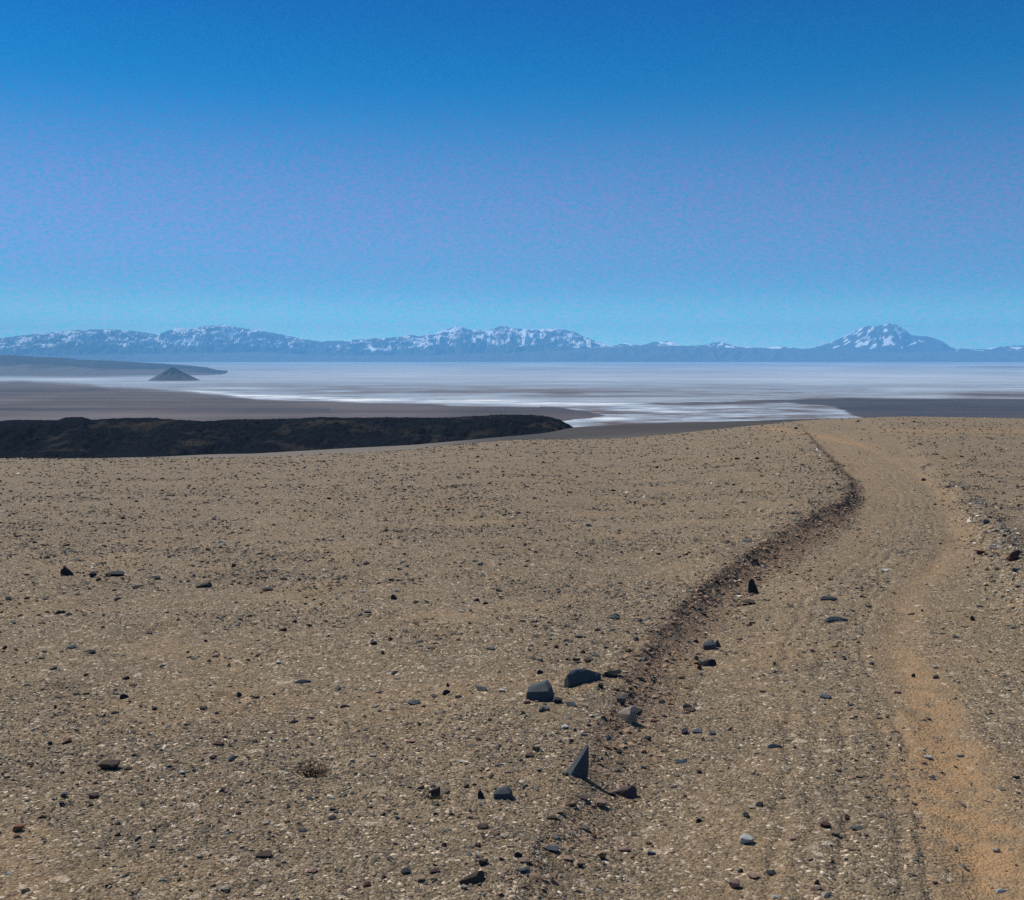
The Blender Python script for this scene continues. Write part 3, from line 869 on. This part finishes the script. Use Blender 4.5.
# outlines in units of the stone's own width (x), depth (y) and height (z)
SHAPES = {
    'block':   [(-.50, -.30, .05), (-.47, -.35, .55), (-.20, .30, .80), (.28, .35, 1.0), (.20, .0, .98), (-.42, -.05, .72), (.30, -.42, .62), (.36, -.45, .0), (-.30, -.45, -.1), (.50, .0, .20), (.42, .1, .75), (.5, .3, .1), (-.4, .4, .1)],
    'wedge':   [(-.50, -.48, -.1), (-.50, -.42, .50), (-.42, -.38, .88), (-.30, -.15, 1.0), (.02, .12, .95), (.5, .42, .45), (.5, .38, .15), (.40, .25, -.1), (-.38, -.5, -.1), (-.45, .3, .0), (.3, .5, .0), (-.20, .30, .85), (-.34, -.50, .35)],
    'blade':   [(-.50, .05, .30), (-.45, -.25, .18), (-.35, -.2, .75), (.0, .0, .95), (.35, .05, 1.0), (.5, .0, .85), (.15, -.3, .35), (-.3, -.35, .0), (.2, .35, .1), (-.4, .4, .0)],
    'fin':     [(-.50, -.02, .02), (-.48, .25, .05), (-.42, .30, .18), (.40, .18, 1.0), (.46, .02, .98), (-.10, -.32, .12), (-.42, -.30, .0), (.34, -.30, .10), (.48, -.12, .45), (.44, .3, -.05), (-.05, -.20, .42), (.1, .35, .0)],
    'tooth':   [(-.42, -.3, .0), (.48, -.3, .0), (.45, .3, .0), (-.45, .3, .0), (-.42, -.12, .75), (-.15, .0, 1.0), (.02, .1, .92), (.38, -.05, .35), (-.3, .2, .8)],
    'lump':    rnd_pts(3, 1.0, 18, .3), 'cobble': rnd_pts(8, 1.0, 22, .1), 'slab': rnd_pts(5, 1.0, 14, .8), 'chunk': rnd_pts(12, 1.0, 12, .6), 'chip': rnd_pts(21, 1.0, 10, .5)}
_hulls = {}
def hull_mesh(key, pts, mat, bevel=.05, rough=0.0, seed=0):
    bm = bmesh.new()
    for p in pts: bm.verts.new(p)
    res = bmesh.ops.convex_hull(bm, input=bm.verts)
    junk = {g for g in res["geom_interior"] + res["geom_unused"] if isinstance(g, bmesh.types.BMVert)}
    bmesh.ops.delete(bm, geom=list(junk), context='VERTS')
    bmesh.ops.dissolve_limit(bm, angle_limit=math.radians(9), verts=bm.verts, edges=bm.edges)
    if bevel: bmesh.ops.bevel(bm, geom=list(bm.edges), offset=bevel, segments=2 if rough else 1, affect='EDGES', profile=.6, clamp_overlap=True)
    bmesh.ops.triangulate(bm, faces=bm.faces)
    if rough:
        bmesh.ops.subdivide_edges(bm, edges=bm.edges, cuts=2, use_grid_fill=True)
        for v in bm.verts:
            n = float(vn(v.co.x * 3 + v.co.z * 2 + seed, v.co.y * 3 - v.co.z * 2.5, seed)) + .5 * float(vn(v.co.x * 8 + v.co.z * 5, v.co.y * 8 + v.co.z * 7, seed + 2))
            v.co += v.normal * n * rough
    me = bpy.data.meshes.new(key); bm.to_mesh(me); bm.free()
    me.materials.append(mat)
    if rough:
        for p in me.polygons: p.use_smooth = True
        me.set_sharp_from_angle(angle=math.radians(24))
    return me

def place_stone(name, px, row, w, h, colr, shape, label, group=None, depth=.8, rz=0.0, big=False, cat='stone'):
    """px,row: the middle of the stone's foot in the photograph; w,h its size there"""
    x, y, z = ground_point(px, row)
    m = y / F_PX
    W = w * m; Hh = h * m
    D = W * depth
    y += D * .32; x = x * (y / (y - D * .32))
    z = float(land(np.array([x]), np.array([y]))[0][0])
    Hh = max(Hh - D * .30 * (-z / y), W * .25)          # part of the height seen is the top face, looked down on
    key = (shape, colr)
    if big: me = hull_mesh(name, SHAPES[shape], ROCK_M[colr], .03, .022, int(px))
    else:
        if key not in _hulls: _hulls[key] = hull_mesh(name, SHAPES[shape], ROCK_M[colr], .07)
        me = _hulls[key]
    o = link(name, me, None, label, cat, group, (x, y, z - Hh * .12))
    o.scale = (W, D, Hh * 1.12)
    o.rotation_euler = (0, 0, rz - math.atan2(x, y))
    return o

BANKG = "dark rocks along the bank of the track"
LAND = [  # name, px, foot row, w, h, colour, shape, depth, rz, label, landmark phrase
    ('rock', 540, 701, 29, 20, 'slate', 'block', .75, 0, "angular slate block with a flat lighter top, on the gravel left of the bank", "the flat-topped slate block"),
    ('rock', 583, 685, 39, 18, 'slate', 'wedge', .9, 0, "largest dark rock beside the bank, humped and tapering towards a thin black splinter", "the largest dark rock"),
    ('rock', 612, 678, 22, 8.5, 'black', 'blade', .6, 0, "thin black splinter of rock lying end to end with the largest dark rock", None),
    ('rock', 577, 778, 26, 36, 'slate', 'fin', .75, 0, "tall pointed slate slab standing upright on the gravel by the bank", "the upright pointed slab"),
    ('rock', 753, 594, 12, 15.5, 'black', 'tooth', .7, .2, "black tooth-shaped rock standing on the track at the foot of the bank", "the tooth-shaped rock"),
    ('rock', 628, 723, 17, 17, 'beige', 'block', .9, -.5, "pale-topped purplish stone leaning on the bank slope against a dark splinter", "the pale-topped stone"),
    ('rock', 635, 716, 18, 10, 'slate', 'blade', .4, -.7, "dark splinter wedged behind the pale-topped purplish stone", None),
    ('rock', 621, 705, 11, 10, 'grey', 'cobble', .8, 0, "small rounded grey stone perched just above the pale-topped purplish stone", None),
    ('rock', 624, 797, 24, 12, 'purple', 'wedge', .7, 2.9, "flat purplish brown stone on the slope right of the upright slab", "the flat purplish stone"),
    ('rock', 601, 808, 13, 9, 'pink', 'lump', .9, 0, "rounded pink stone just below the flat purplish brown stone", "the rounded pink stone"),
    ('rock', 709, 650, 15, 10, 'slate', 'block', .8, .3, "jagged slate rock with a pale top at the foot of the bank", "the jagged pale-topped rock"),
    ('rock', 718, 647, 7, 8, 'blue', 'tooth', .7, .5, "small blue-grey point of rock touching the jagged pale-topped rock", None),
    ('rock', 708, 666, 14, 8, 'black', 'wedge', .8, 2.6, "low black rock at the bank foot, just below the jagged pale-topped rock", None),
    ('rock', 697, 661, 7, 5, 'black', 'chip', .8, 0, "small black chip between the low black rock and the bank", None),
    ('rock', 747, 605, 15, 6, 'brown', 'slab', .8, .2, "flat brown stone below the tooth-shaped black rock", None),
    ('rock', 503, 799, 21, 13, 'slate', 'block', .7, .1, "square slate block half sunk in the gravel left of the upright slab", "the half-sunk slate block"),
    ('rock', 481, 799, 8, 9, 'black', 'tooth', .7, 0, "little black tooth of rock beside the half-sunk slate block", None),
    ('rock', 109, 770, 23, 12, 'brown', 'cobble', .8, -.2, "rounded reddish brown cobble alone on the near gravel plain", "the brown cobble"),
    ('rock', 18, 832, 12, 9, 'orange', 'lump', .8, 0, "round orange stone on the near gravel plain with a smaller one below", "the orange stone"),
    ('rock', 17, 838, 8, 5, 'orange', 'lump', .8, 1, "smaller orange stone touching the round orange stone from below", None),
    ('rock', 472, 884, 25, 14, 'brown', 'wedge', .8, 3.0, "broad brown rock half buried at the bottom edge of the picture", "the half-buried brown rock"),
    ('rock', 483, 866, 11, 8, 'brown', 'chunk', .8, 0, "small brown rock directly above the broad half-buried brown rock", None),
    ('rock', 551, 852, 17, 6, 'blue', 'slab', .7, -.2, "thin blue-grey slab lying flat on the lower bank slope", "the thin blue-grey slab"),
    ('rock', 746, 845, 16, 11, 'white', 'lump', .85, 0, "pinkish white stone, the brightest on the near track", "the bright pinkish white stone"),
    ('rock', 734, 889, 13, 12, 'pink', 'cobble', .9, 0, "round pinkish tan stone at the bottom of the track", "the round pinkish tan stone"),
    ('rock', 825, 828, 12, 6, 'red', 'lump', .8, 0, "reddish stone on the track with a tan one beside it", "the reddish stone"),
    ('rock', 835, 836, 10, 6, 'tan', 'lump', .8, 0, "tan stone below right of the reddish stone on the track", None),
    ('rock', 394, 600, 8, 6, 'black', 'tooth', .8, 0, "blackish pointed stone alone in the middle of the gravel plain", "the pointed black stone"),
    ('rock', 67, 576, 14, 9, 'black', 'tooth', .7, 0, "peaked black rock at the head of a line of dark stones on the plain", "the peaked black rock"),
    ('rock', 93, 577, 8, 6, 'black', 'lump', .8, 0, "rounded black stone, second in the line after the peaked black rock", None),
    ('rock', 114, 576.5, 20, 3.5, 'black', 'slab', .6, 0, "long low black stone, third in the line after the peaked black rock", None),
    ('rock', 204, 588, 15, 5, 'black', 'wedge', .7, 3, "low black rock with a purple tinge on the middle of the plain", "the low black rock"),
    ('rock', 267, 591, 12, 4, 'black', 'slab', .7, 0, "flat black slab by itself right of the low black rock", None),
    ('rock', 980, 555, 8, 5, 'red', 'chunk', .8, 0, "dark red stone at the right edge of the track", "the dark red stone"),
    ('rock', 1014, 561, 15, 10, 'red', 'blade', .8, .5, "slanting red-brown blade of rock on the gravel heap right of the track", "the slanting red-brown rock"),
    ('rock', 986, 524, 7, 6, 'blue', 'lump', .8, 0, "blue-grey stone at the far end of the gravel heap right of the track", None),
    ('rock', 1016, 572, 9, 5, 'blue', 'chunk', .8, 0, "dark blue-grey stone just below the slanting red-brown rock", None),
    ('rock', 923.5, 481, 5, 3, 'black', 'lump', .9, 0, "dark stone alone in the far middle of the track", "the lone far stone on the track"),
    ('rock', 973, 621, 5, 5.5, 'black', 'tooth', .8, 0, "little pointed black stone on the right side of the track", "the little pointed track stone"),
    ('rock', 757, 459.5, 4.5, 2.6, 'black', 'lump', .9, 0, "rightmost and roundest of the far black stones in a short line", None),
    ('rock', 737, 459.5, 6, 2.2, 'black', 'lump', .9, 0, "far black stone in the middle of a short line on the plain", None),
    ('rock', 731.5, 460, 3, 1.8, 'black', 'chip', .9, 0, "small far black stone left of the middle of its short line", None),
    ('rock', 722, 460, 3.5, 1.6, 'black', 'chip', .9, 0, "leftmost of the far black stones in a short line on the plain", None),
    ('rock', 796, 429, 4, 2.6, 'brown', 'lump', .9, 0, "dark stone on the crest just where the track bends over it", "the dark crest stone"),
    ('rock', 858, 422, 3.4, 2.2, 'brown', 'lump', .9, 0, "dark brown stone on the skyline rise beyond the track bend", None),
    ('rock', 914, 422.5, 3.4, 2, 'brown', 'lump', .9, 0, "dark brown stone on the middle of the far rise beyond the track", None),
    ('rock', 949, 416.8, 5, 1.8, 'black', 'slab', .9, 0, "dark flat stone on the very top of the far rise", None),
    ('rock', 109 + 19, 770, 8, 3, 'black', 'slab', .8, 0, "thin dark stone just right of the brown cobble", None),
]
def zz(ox, oy, s, lst): return [(ox + a / s, oy + b / s, c / s, d / s, k) for a, b, c, d, k in lst]
SMALL = zz(0, 540, 3.2, [(150, 60, 22, 10, 'black'), (437, 157, 30, 12, 'black'), (378, 193, 30, 9, 'black'), (495, 127, 40, 7, 'black'), (748, 87, 18, 14, 'black'), (655, 122, 20, 8, 'slate'),
    (475, 301, 28, 10, 'slate'), (880, 102, 24, 8, 'black'), (905, 291, 24, 12, 'red'), (942, 265, 16, 10, 'red'), (330, 283, 15, 9, 'black'), (658, 326, 14, 9, 'black'), (620, 384, 26, 9, 'slate'),
    (290, 364, 32, 13, 'black'), (230, 349, 40, 8, 'slate'), (170, 416, 30, 11, 'black'), (402, 448, 22, 12, 'black'), (398, 510, 26, 18, 'black'), (372, 498, 26, 7, 'slate'), (495, 546, 22, 14, 'black'),
    (766, 501, 22, 16, 'black'), (365, 558, 20, 10, 'black'), (970, 461, 48, 9, 'slate'), (12, 350, 26, 11, 'black'), (847, 127, 26, 9, 'black'), (425, 467, 30, 7, 'brown'), (520, 406, 26, 8, 'grey'),
    (890, 396, 20, 9, 'white'), (690, 374, 26, 8, 'pink'), (990, 570, 24, 10, 'pink'), (82, 466, 24, 9, 'cream'), (600, 362, 12, 10, 'black'), (880, 498, 18, 10, 'brown'), (275, 436, 22, 12, 'red'),
    (650, 545, 26, 8, 'black'), (178, 538, 14, 12, 'brown')]) \
 + zz(0, 720, 3.2, [(212, 76, 42, 14, 'red'), (160, 80, 18, 14, 'black'), (315, 80, 26, 9, 'brown'), (95, 145, 26, 9, 'brown'), (197, 277, 17, 16, 'black'), (300, 252, 36, 22, 'brown'),
    (375, 373, 30, 14, 'brown'), (315, 415, 26, 12, 'red'), (230, 31, 26, 8, 'white'), (22, 186, 26, 13, 'cream'), (698, 83, 38, 12, 'red'), (682, 126, 26, 13, 'black'), (748, 130, 46, 15, 'blue'),
    (815, 73, 22, 12, 'brown'), (722, 59, 24, 9, 'black'), (582, 175, 20, 12, 'white'), (625, 168, 26, 12, 'blue'), (765, 304, 22, 9, 'black'), (988, 256, 30, 12, 'slate'), (970, 361, 34, 13, 'slate'),
    (850, 335, 24, 12, 'cream'), (842, 440, 62, 16, 'brown'), (640, 443, 24, 14, 'cream'), (518, 518, 42, 12, 'cream'), (400, 502, 28, 12, 'grey'), (720, 552, 38, 16, 'cream'), (25, 496, 26, 9, 'white'),
    (135, 319, 26, 10, 'brown'), (205, 249, 24, 16, 'blue'), (725, 235, 22, 11, 'pink'), (795, 205, 22, 9, 'pink'), (612, 554, 18, 12, 'black'), (440, 398, 18, 10, 'cream'), (200, 173, 20, 10, 'red'),
    (1000, 490, 40, 14, 'pink'), (908, 460, 18, 12, 'cream'), (80, 555, 38, 10, 'brown'), (525, 270, 26, 9, 'tan'), (940, 12, 34, 10, 'black')]) \
 + zz(320, 720, 3.2, [(288, 74, 34, 12, 'pink'), (167, 118, 26, 12, 'cream'), (320, 220, 32, 12, 'black'), (368, 238, 42, 18, 'brown'), (655, 220, 22, 9, 'slate'), (372, 305, 24, 11, 'black'),
    (420, 305, 18, 10, 'black'), (40, 320, 30, 11, 'black'), (520, 350, 42, 18, 'brown'), (635, 440, 26, 20, 'black'), (365, 489, 40, 13, 'brown'), (272, 493, 38, 13, 'black'), (150, 535, 32, 20, 'red'),
    (205, 512, 22, 12, 'brown'), (655, 460, 42, 20, 'tan'), (590, 378, 30, 12, 'cream'), (400, 408, 28, 18, 'red'), (505, 408, 24, 16, 'brown'), (830, 472, 28, 16, 'black'), (750, 530, 34, 18, 'black'),
    (880, 546, 34, 12, 'slate'), (975, 422, 42, 18, 'pink'), (780, 26, 24, 10, 'cream'), (925, 66, 34, 12, 'slate'), (955, 109, 30, 16, 'black'), (805, 74, 22, 14, 'black'), (240, 400, 20, 12, 'tan'),
    (480, 316, 24, 14, 'pink'), (740, 318, 36, 14, 'brown'), (550, 186, 28, 10, 'brown'), (690, 98, 28, 14, 'brown'), (570, 150, 28, 10, 'blue'), (650, 492, 34, 18, 'blue'), (325, 520, 30, 16, 'brown'),
    (468, 218, 18, 12, 'red'), (460, 545, 26, 18, 'cream'), (875, 378, 24, 14, 'red'), (550, 378, 18, 8, 'cream'), (840, 256, 40, 14, 'purple'), (1000, 446, 18, 10, 'brown')]) \
 + zz(640, 720, 2.667, [(20, 54, 22, 13, 'black'), (120, 40, 18, 12, 'black'), (158, 143, 14, 11, 'black'), (318, 233, 24, 12, 'black'), (285, 262, 18, 11, 'black'), (158, 276, 16, 13, 'black'),
    (268, 410, 17, 14, 'black'), (300, 424, 38, 18, 'pink'), (470, 439, 20, 18, 'brown'), (470, 456, 38, 12, 'tan'), (553, 268, 14, 15, 'red'), (578, 295, 38, 9, 'grey'), (405, 322, 22, 12, 'pink'),
    (455, 378, 18, 10, 'black'), (512, 382, 16, 9, 'brown'), (565, 350, 28, 12, 'tan'), (767, 104, 24, 13, 'white'), (778, 158, 20, 15, 'cream'), (700, 112, 17, 9, 'brown'), (1005, 158, 18, 11, 'black'),
    (787, 440, 18, 9, 'brown'), (745, 361, 24, 8, 'grey'), (950, 354, 24, 15, 'cream'), (848, 222, 26, 10, 'pink'), (965, 464, 36, 9, 'white'), (365, 477, 30, 9, 'white'), (725, 299, 10, 8, 'red'),
    (475, 158, 16, 8, 'cream'), (583, 155, 24, 9, 'tan'), (350, 415, 30, 10, 'black'), (415, 78, 18, 8, 'black'), (360, 76, 40, 12, 'blue'), (695, 80, 10, 8, 'brown'), (150, 35, 30, 9, 'blue'), (110, 115, 36, 10, 'blue'),
    (500, 474, 40, 11, 'cream'), (685, 452, 14, 8, 'grey'), (30, 362, 26, 14, 'blue'), (855, 100, 24, 7, 'blue')]) \
 + zz(320, 540, 3.2, [(148, 79, 24, 11, 'black'), (500, 197, 26, 12, 'black'), (530, 207, 18, 9, 'black'), (172, 336, 28, 14, 'black'), (225, 324, 24, 13, 'red'), (203, 368, 20, 12, 'black'),
    (405, 494, 30, 16, 'black'), (444, 507, 30, 11, 'black'), (410, 470, 15, 15, 'black'), (320, 329, 26, 8, 'slate'), (938, 254, 42, 14, 'slate'), (1012, 325, 30, 15, 'slate'), (840, 363, 20, 14, 'red'),
    (855, 392, 24, 15, 'red'), (820, 389, 28, 15, 'black'), (755, 346, 20, 12, 'red'), (898, 476, 21, 19, 'black'), (760, 524, 36, 22, 'black'), (515, 484, 44, 9, 'slate'), (300, 529, 44, 9, 'slate'),
    (240, 431, 30, 7, 'slate'), (545, 351, 32, 9, 'grey'), (660, 524, 32, 16, 'pink'), (185, 491, 22, 9, 'pink'), (580, 487, 26, 11, 'white'), (512, 80, 30, 12, 'grey'), (80, 537, 30, 9, 'black'),
    (138, 169, 20, 10, 'white'), (705, 430, 22, 14, 'black'), (800, 532, 42, 12, 'slate'), (175, 537, 26, 10, 'cream'), (455, 232, 16, 8, 'white'), (150, 234, 28, 8, 'slate'), (305, 202, 20, 8, 'black'),
    (350, 350, 20, 8, 'grey'), (790, 327, 24, 10, 'pink'), (880, 372, 26, 10, 'grey'), (705, 550, 40, 18, 'grey')]) \
 + zz(840, 460, 5, [(785, 556, 36, 15, 'red'), (890, 233, 17, 14, 'black'), (223, 561, 32, 10, 'white'), (838, 763, 16, 13, 'black'), (145, 740, 36, 13, 'black'), (830, 365, 28, 24, 'grey'),
    (108, 690, 26, 12, 'black'), (430, 625, 16, 12, 'cream'), (292, 612, 16, 10, 'white'), (700, 738, 36, 12, 'slate'), (640, 542, 18, 10, 'brown'), (190, 370, 18, 12, 'white'), (580, 893, 34, 12, 'slate'),
    (505, 872, 30, 10, 'slate'), (410, 757, 18, 12, 'black'), (770, 440, 40, 14, 'blue'), (860, 420, 34, 12, 'grey'), (800, 310, 26, 10, 'grey'), (890, 640, 30, 14, 'blue'), (870, 600, 36, 12, 'cream'),
    (640, 258, 24, 9, 'brown'), (700, 215, 60, 10, 'grey'), (355, 775, 40, 8, 'brown'), (655, 640, 14, 9, 'cream'), (265, 768, 14, 9, 'pink'), (620, 838, 40, 10, 'tan'), (760, 490, 34, 10, 'blue'), (915, 735, 20, 10, 'cream'),
    (820, 690, 30, 10, 'blue'), (740, 700, 24, 9, 'grey')]) \
 + zz(500, 560, 3.4607, [(858, 152, 50, 20, 'brown'), (765, 232, 40, 16, 'pink'), (395, 205, 34, 13, 'slate'), (485, 218, 28, 14, 'slate'), (655, 525, 44, 18, 'brown'), (690, 378, 20, 18, 'red'), (640, 605, 26, 18, 'black'),
    (630, 414, 36, 12, 'brown'), (700, 190, 34, 12, 'brown'), (735, 606, 30, 14, 'slate'), (690, 738, 24, 14, 'brown'), (410, 670, 22, 18, 'black'), (247, 632, 24, 14, 'black'), (505, 620, 26, 12, 'black'),
    (530, 562, 26, 12, 'red'), (225, 585, 30, 16, 'white'), (625, 705, 50, 14, 'blue'), (600, 790, 34, 12, 'grey'), (290, 612, 26, 14, 'grey'), (100, 682, 40, 12, 'brown'), (900, 852, 26, 14, 'black'),
    (130, 665, 28, 12, 'black'), (950, 365, 18, 14, 'slate'), (640, 820, 14, 9, 'brown'), (870, 860, 30, 12, 'cream'), (880, 12, 26, 18, 'brown'), (150, 520, 40, 16, 'grey'), (850, 885, 24, 14, 'black')]) \
 + zz(512, 450, 2, [(824, 61, 9, 5, 'black'), (602, 405, 16, 8, 'brown'), (634, 302, 34, 7, 'grey'), (650, 345, 40, 5, 'slate'), (802, 455, 12, 9, 'black'), (848, 458, 14, 9, 'black'), (770, 488, 18, 9, 'pink'),
    (845, 438, 14, 8, 'cream'), (625, 497, 26, 8, 'blue'), (500, 485, 14, 8, 'pink'), (990, 482, 18, 8, 'cream'), (888, 377, 12, 7, 'brown'), (670, 738, 12, 10, 'brown'), (745, 243, 16, 5, 'white'), (468, 185, 22, 7, 'slate'),
    (208, 335, 22, 8, 'blue'), (720, 430, 12, 8, 'slate'), (920, 340, 10, 9, 'brown'), (350, 520, 22, 14, 'black'), (345, 567, 16, 11, 'black')])

marks = []
for (nm, px, row, w, h, c, sh, dp, rz, lab, ph) in LAND:
    far_ = row < 470
    place_stone('rock' if w > 11 else 'stone', px, row, w, h, c, sh, lab, depth=dp, rz=rz, big=w > 9, cat='rock' if w > 11 else 'stone')
    if ph: marks.append((px, row, ph))
# the smaller ones are told apart by colour and by the landmark they lie next to
rs = random.Random(44)
entries = []
for (px, row, w, h, c) in SMALL:
    dmk = sorted(marks, key=lambda m_: (m_[0] - px) ** 2 + ((m_[1] - row) * 1.6) ** 2)[0]
    dx, dy = px - dmk[0], (row - dmk[1]) * 1.6
    rel = ('right of' if dx > 0 else 'left of') if abs(dx) > abs(dy) else ('below' if dy > 0 else 'above')
    shp = 'flat' if h < w * .42 else ('rounded' if c in ('cream', 'white', 'pink', 'tan', 'orange') else 'angular')
    entries.append([px, row, w, h, c, shp, rel, dmk[2], math.hypot(dx, dy)])
ORD = ['nearest', 'second', 'third', 'fourth', 'fifth', 'sixth', 'seventh', 'eighth', 'ninth', 'tenth', 'eleventh', 'twelfth', 'thirteenth', 'fourteenth']
keyed = {}
for e in entries: keyed.setdefault((e[4], e[5], e[6], e[7]), []).append(e)
for k, es in keyed.items():
    es.sort(key=lambda e: e[8])
    for i, e in enumerate(es):
        px, row, w, h, c, shp, rel, ph, _ = e
        word = STONE_WORD[c]
        if len(es) == 1: lab = f"small {shp} {word} stone on the gravel {rel} {ph}"
        else: lab = f"{shp} {word} stone {rel} {ph}, {ORD[i]}{'' if i == 0 else ' nearest'} to it"
        shape = {'flat': ['slab', 'blade', 'wedge'], 'rounded': ['cobble', 'lump', 'lump'], 'angular': ['chunk', 'tooth', 'chip', 'block', 'lump', 'wedge']}[shp]
        where = "on the track" if (px > 690 and row > 480) else "on the gravel plain"
        place_stone('stone', px, row, w * .95, h * .95, c, rs.choice(shape), lab, group=f"small stones scattered {where}", depth=rs.uniform(.65, 1.0), rz=rs.uniform(-.5, .5) + rs.choice([0, 0, math.pi]))

# ------------------------------------------------------------------ two dead cushions of twigs in the hollows
def dry_shrub(px, row, wpx, label):
    x, y, z = ground_point(px, row)
    r = random.Random(int(px)); R = wpx * y / F_PX / 2
    g = NT("dead_twigs"); mat = g.done(g.mix(g.noise(60), (.045, .028, .018), (.13, .085, .055)), None)
    V_, F_ = [], []
    for i in range(420):
        a = r.uniform(0, 2 * math.pi); q = math.sqrt(r.random()) * .9
        p = Vector((math.cos(a) * q * R, math.sin(a) * q * R * .8, -.004))
        d = Vector((math.cos(a) * q + r.gauss(0, .4), math.sin(a) * q + r.gauss(0, .4), r.uniform(.1, .5))).normalized()
        L = R * r.uniform(.25, .55); wd = R * .018
        for s in range(2):
            p2 = p + d * L * .5
            side = d.cross(Vector((0, 0, 1))).normalized() * wd; up = side.cross(d).normalized() * wd
            b = len(V_)
            for c_, k in ((p, 1.0 - .3 * s), (p2, .7 - .4 * s)):
                for t in range(3):
                    an = t * 2.094
                    V_.append(tuple(c_ + side * math.cos(an) * k + up * math.sin(an) * k))
            for t in range(3):
                F_.append((b + t, b + (t + 1) % 3, b + 3 + (t + 1) % 3, b + 3 + t))
            p = p2; d = (d + Vector((r.gauss(0, .5), r.gauss(0, .5), r.gauss(0, .3)))).normalized()
    me = mesh_from("dry_shrub", np.array(V_), np.array(F_), mat, False)
    link("dry_shrub", me, None, label, "shrub", loc=(x, y, z))
dry_shrub(315, 773, 42, "low dead brown cushion of twigs in a hollow of the gravel plain")
dry_shrub(439, 797, 20, "tiny dead tuft of brown twigs in the gravel left of the square slate block")
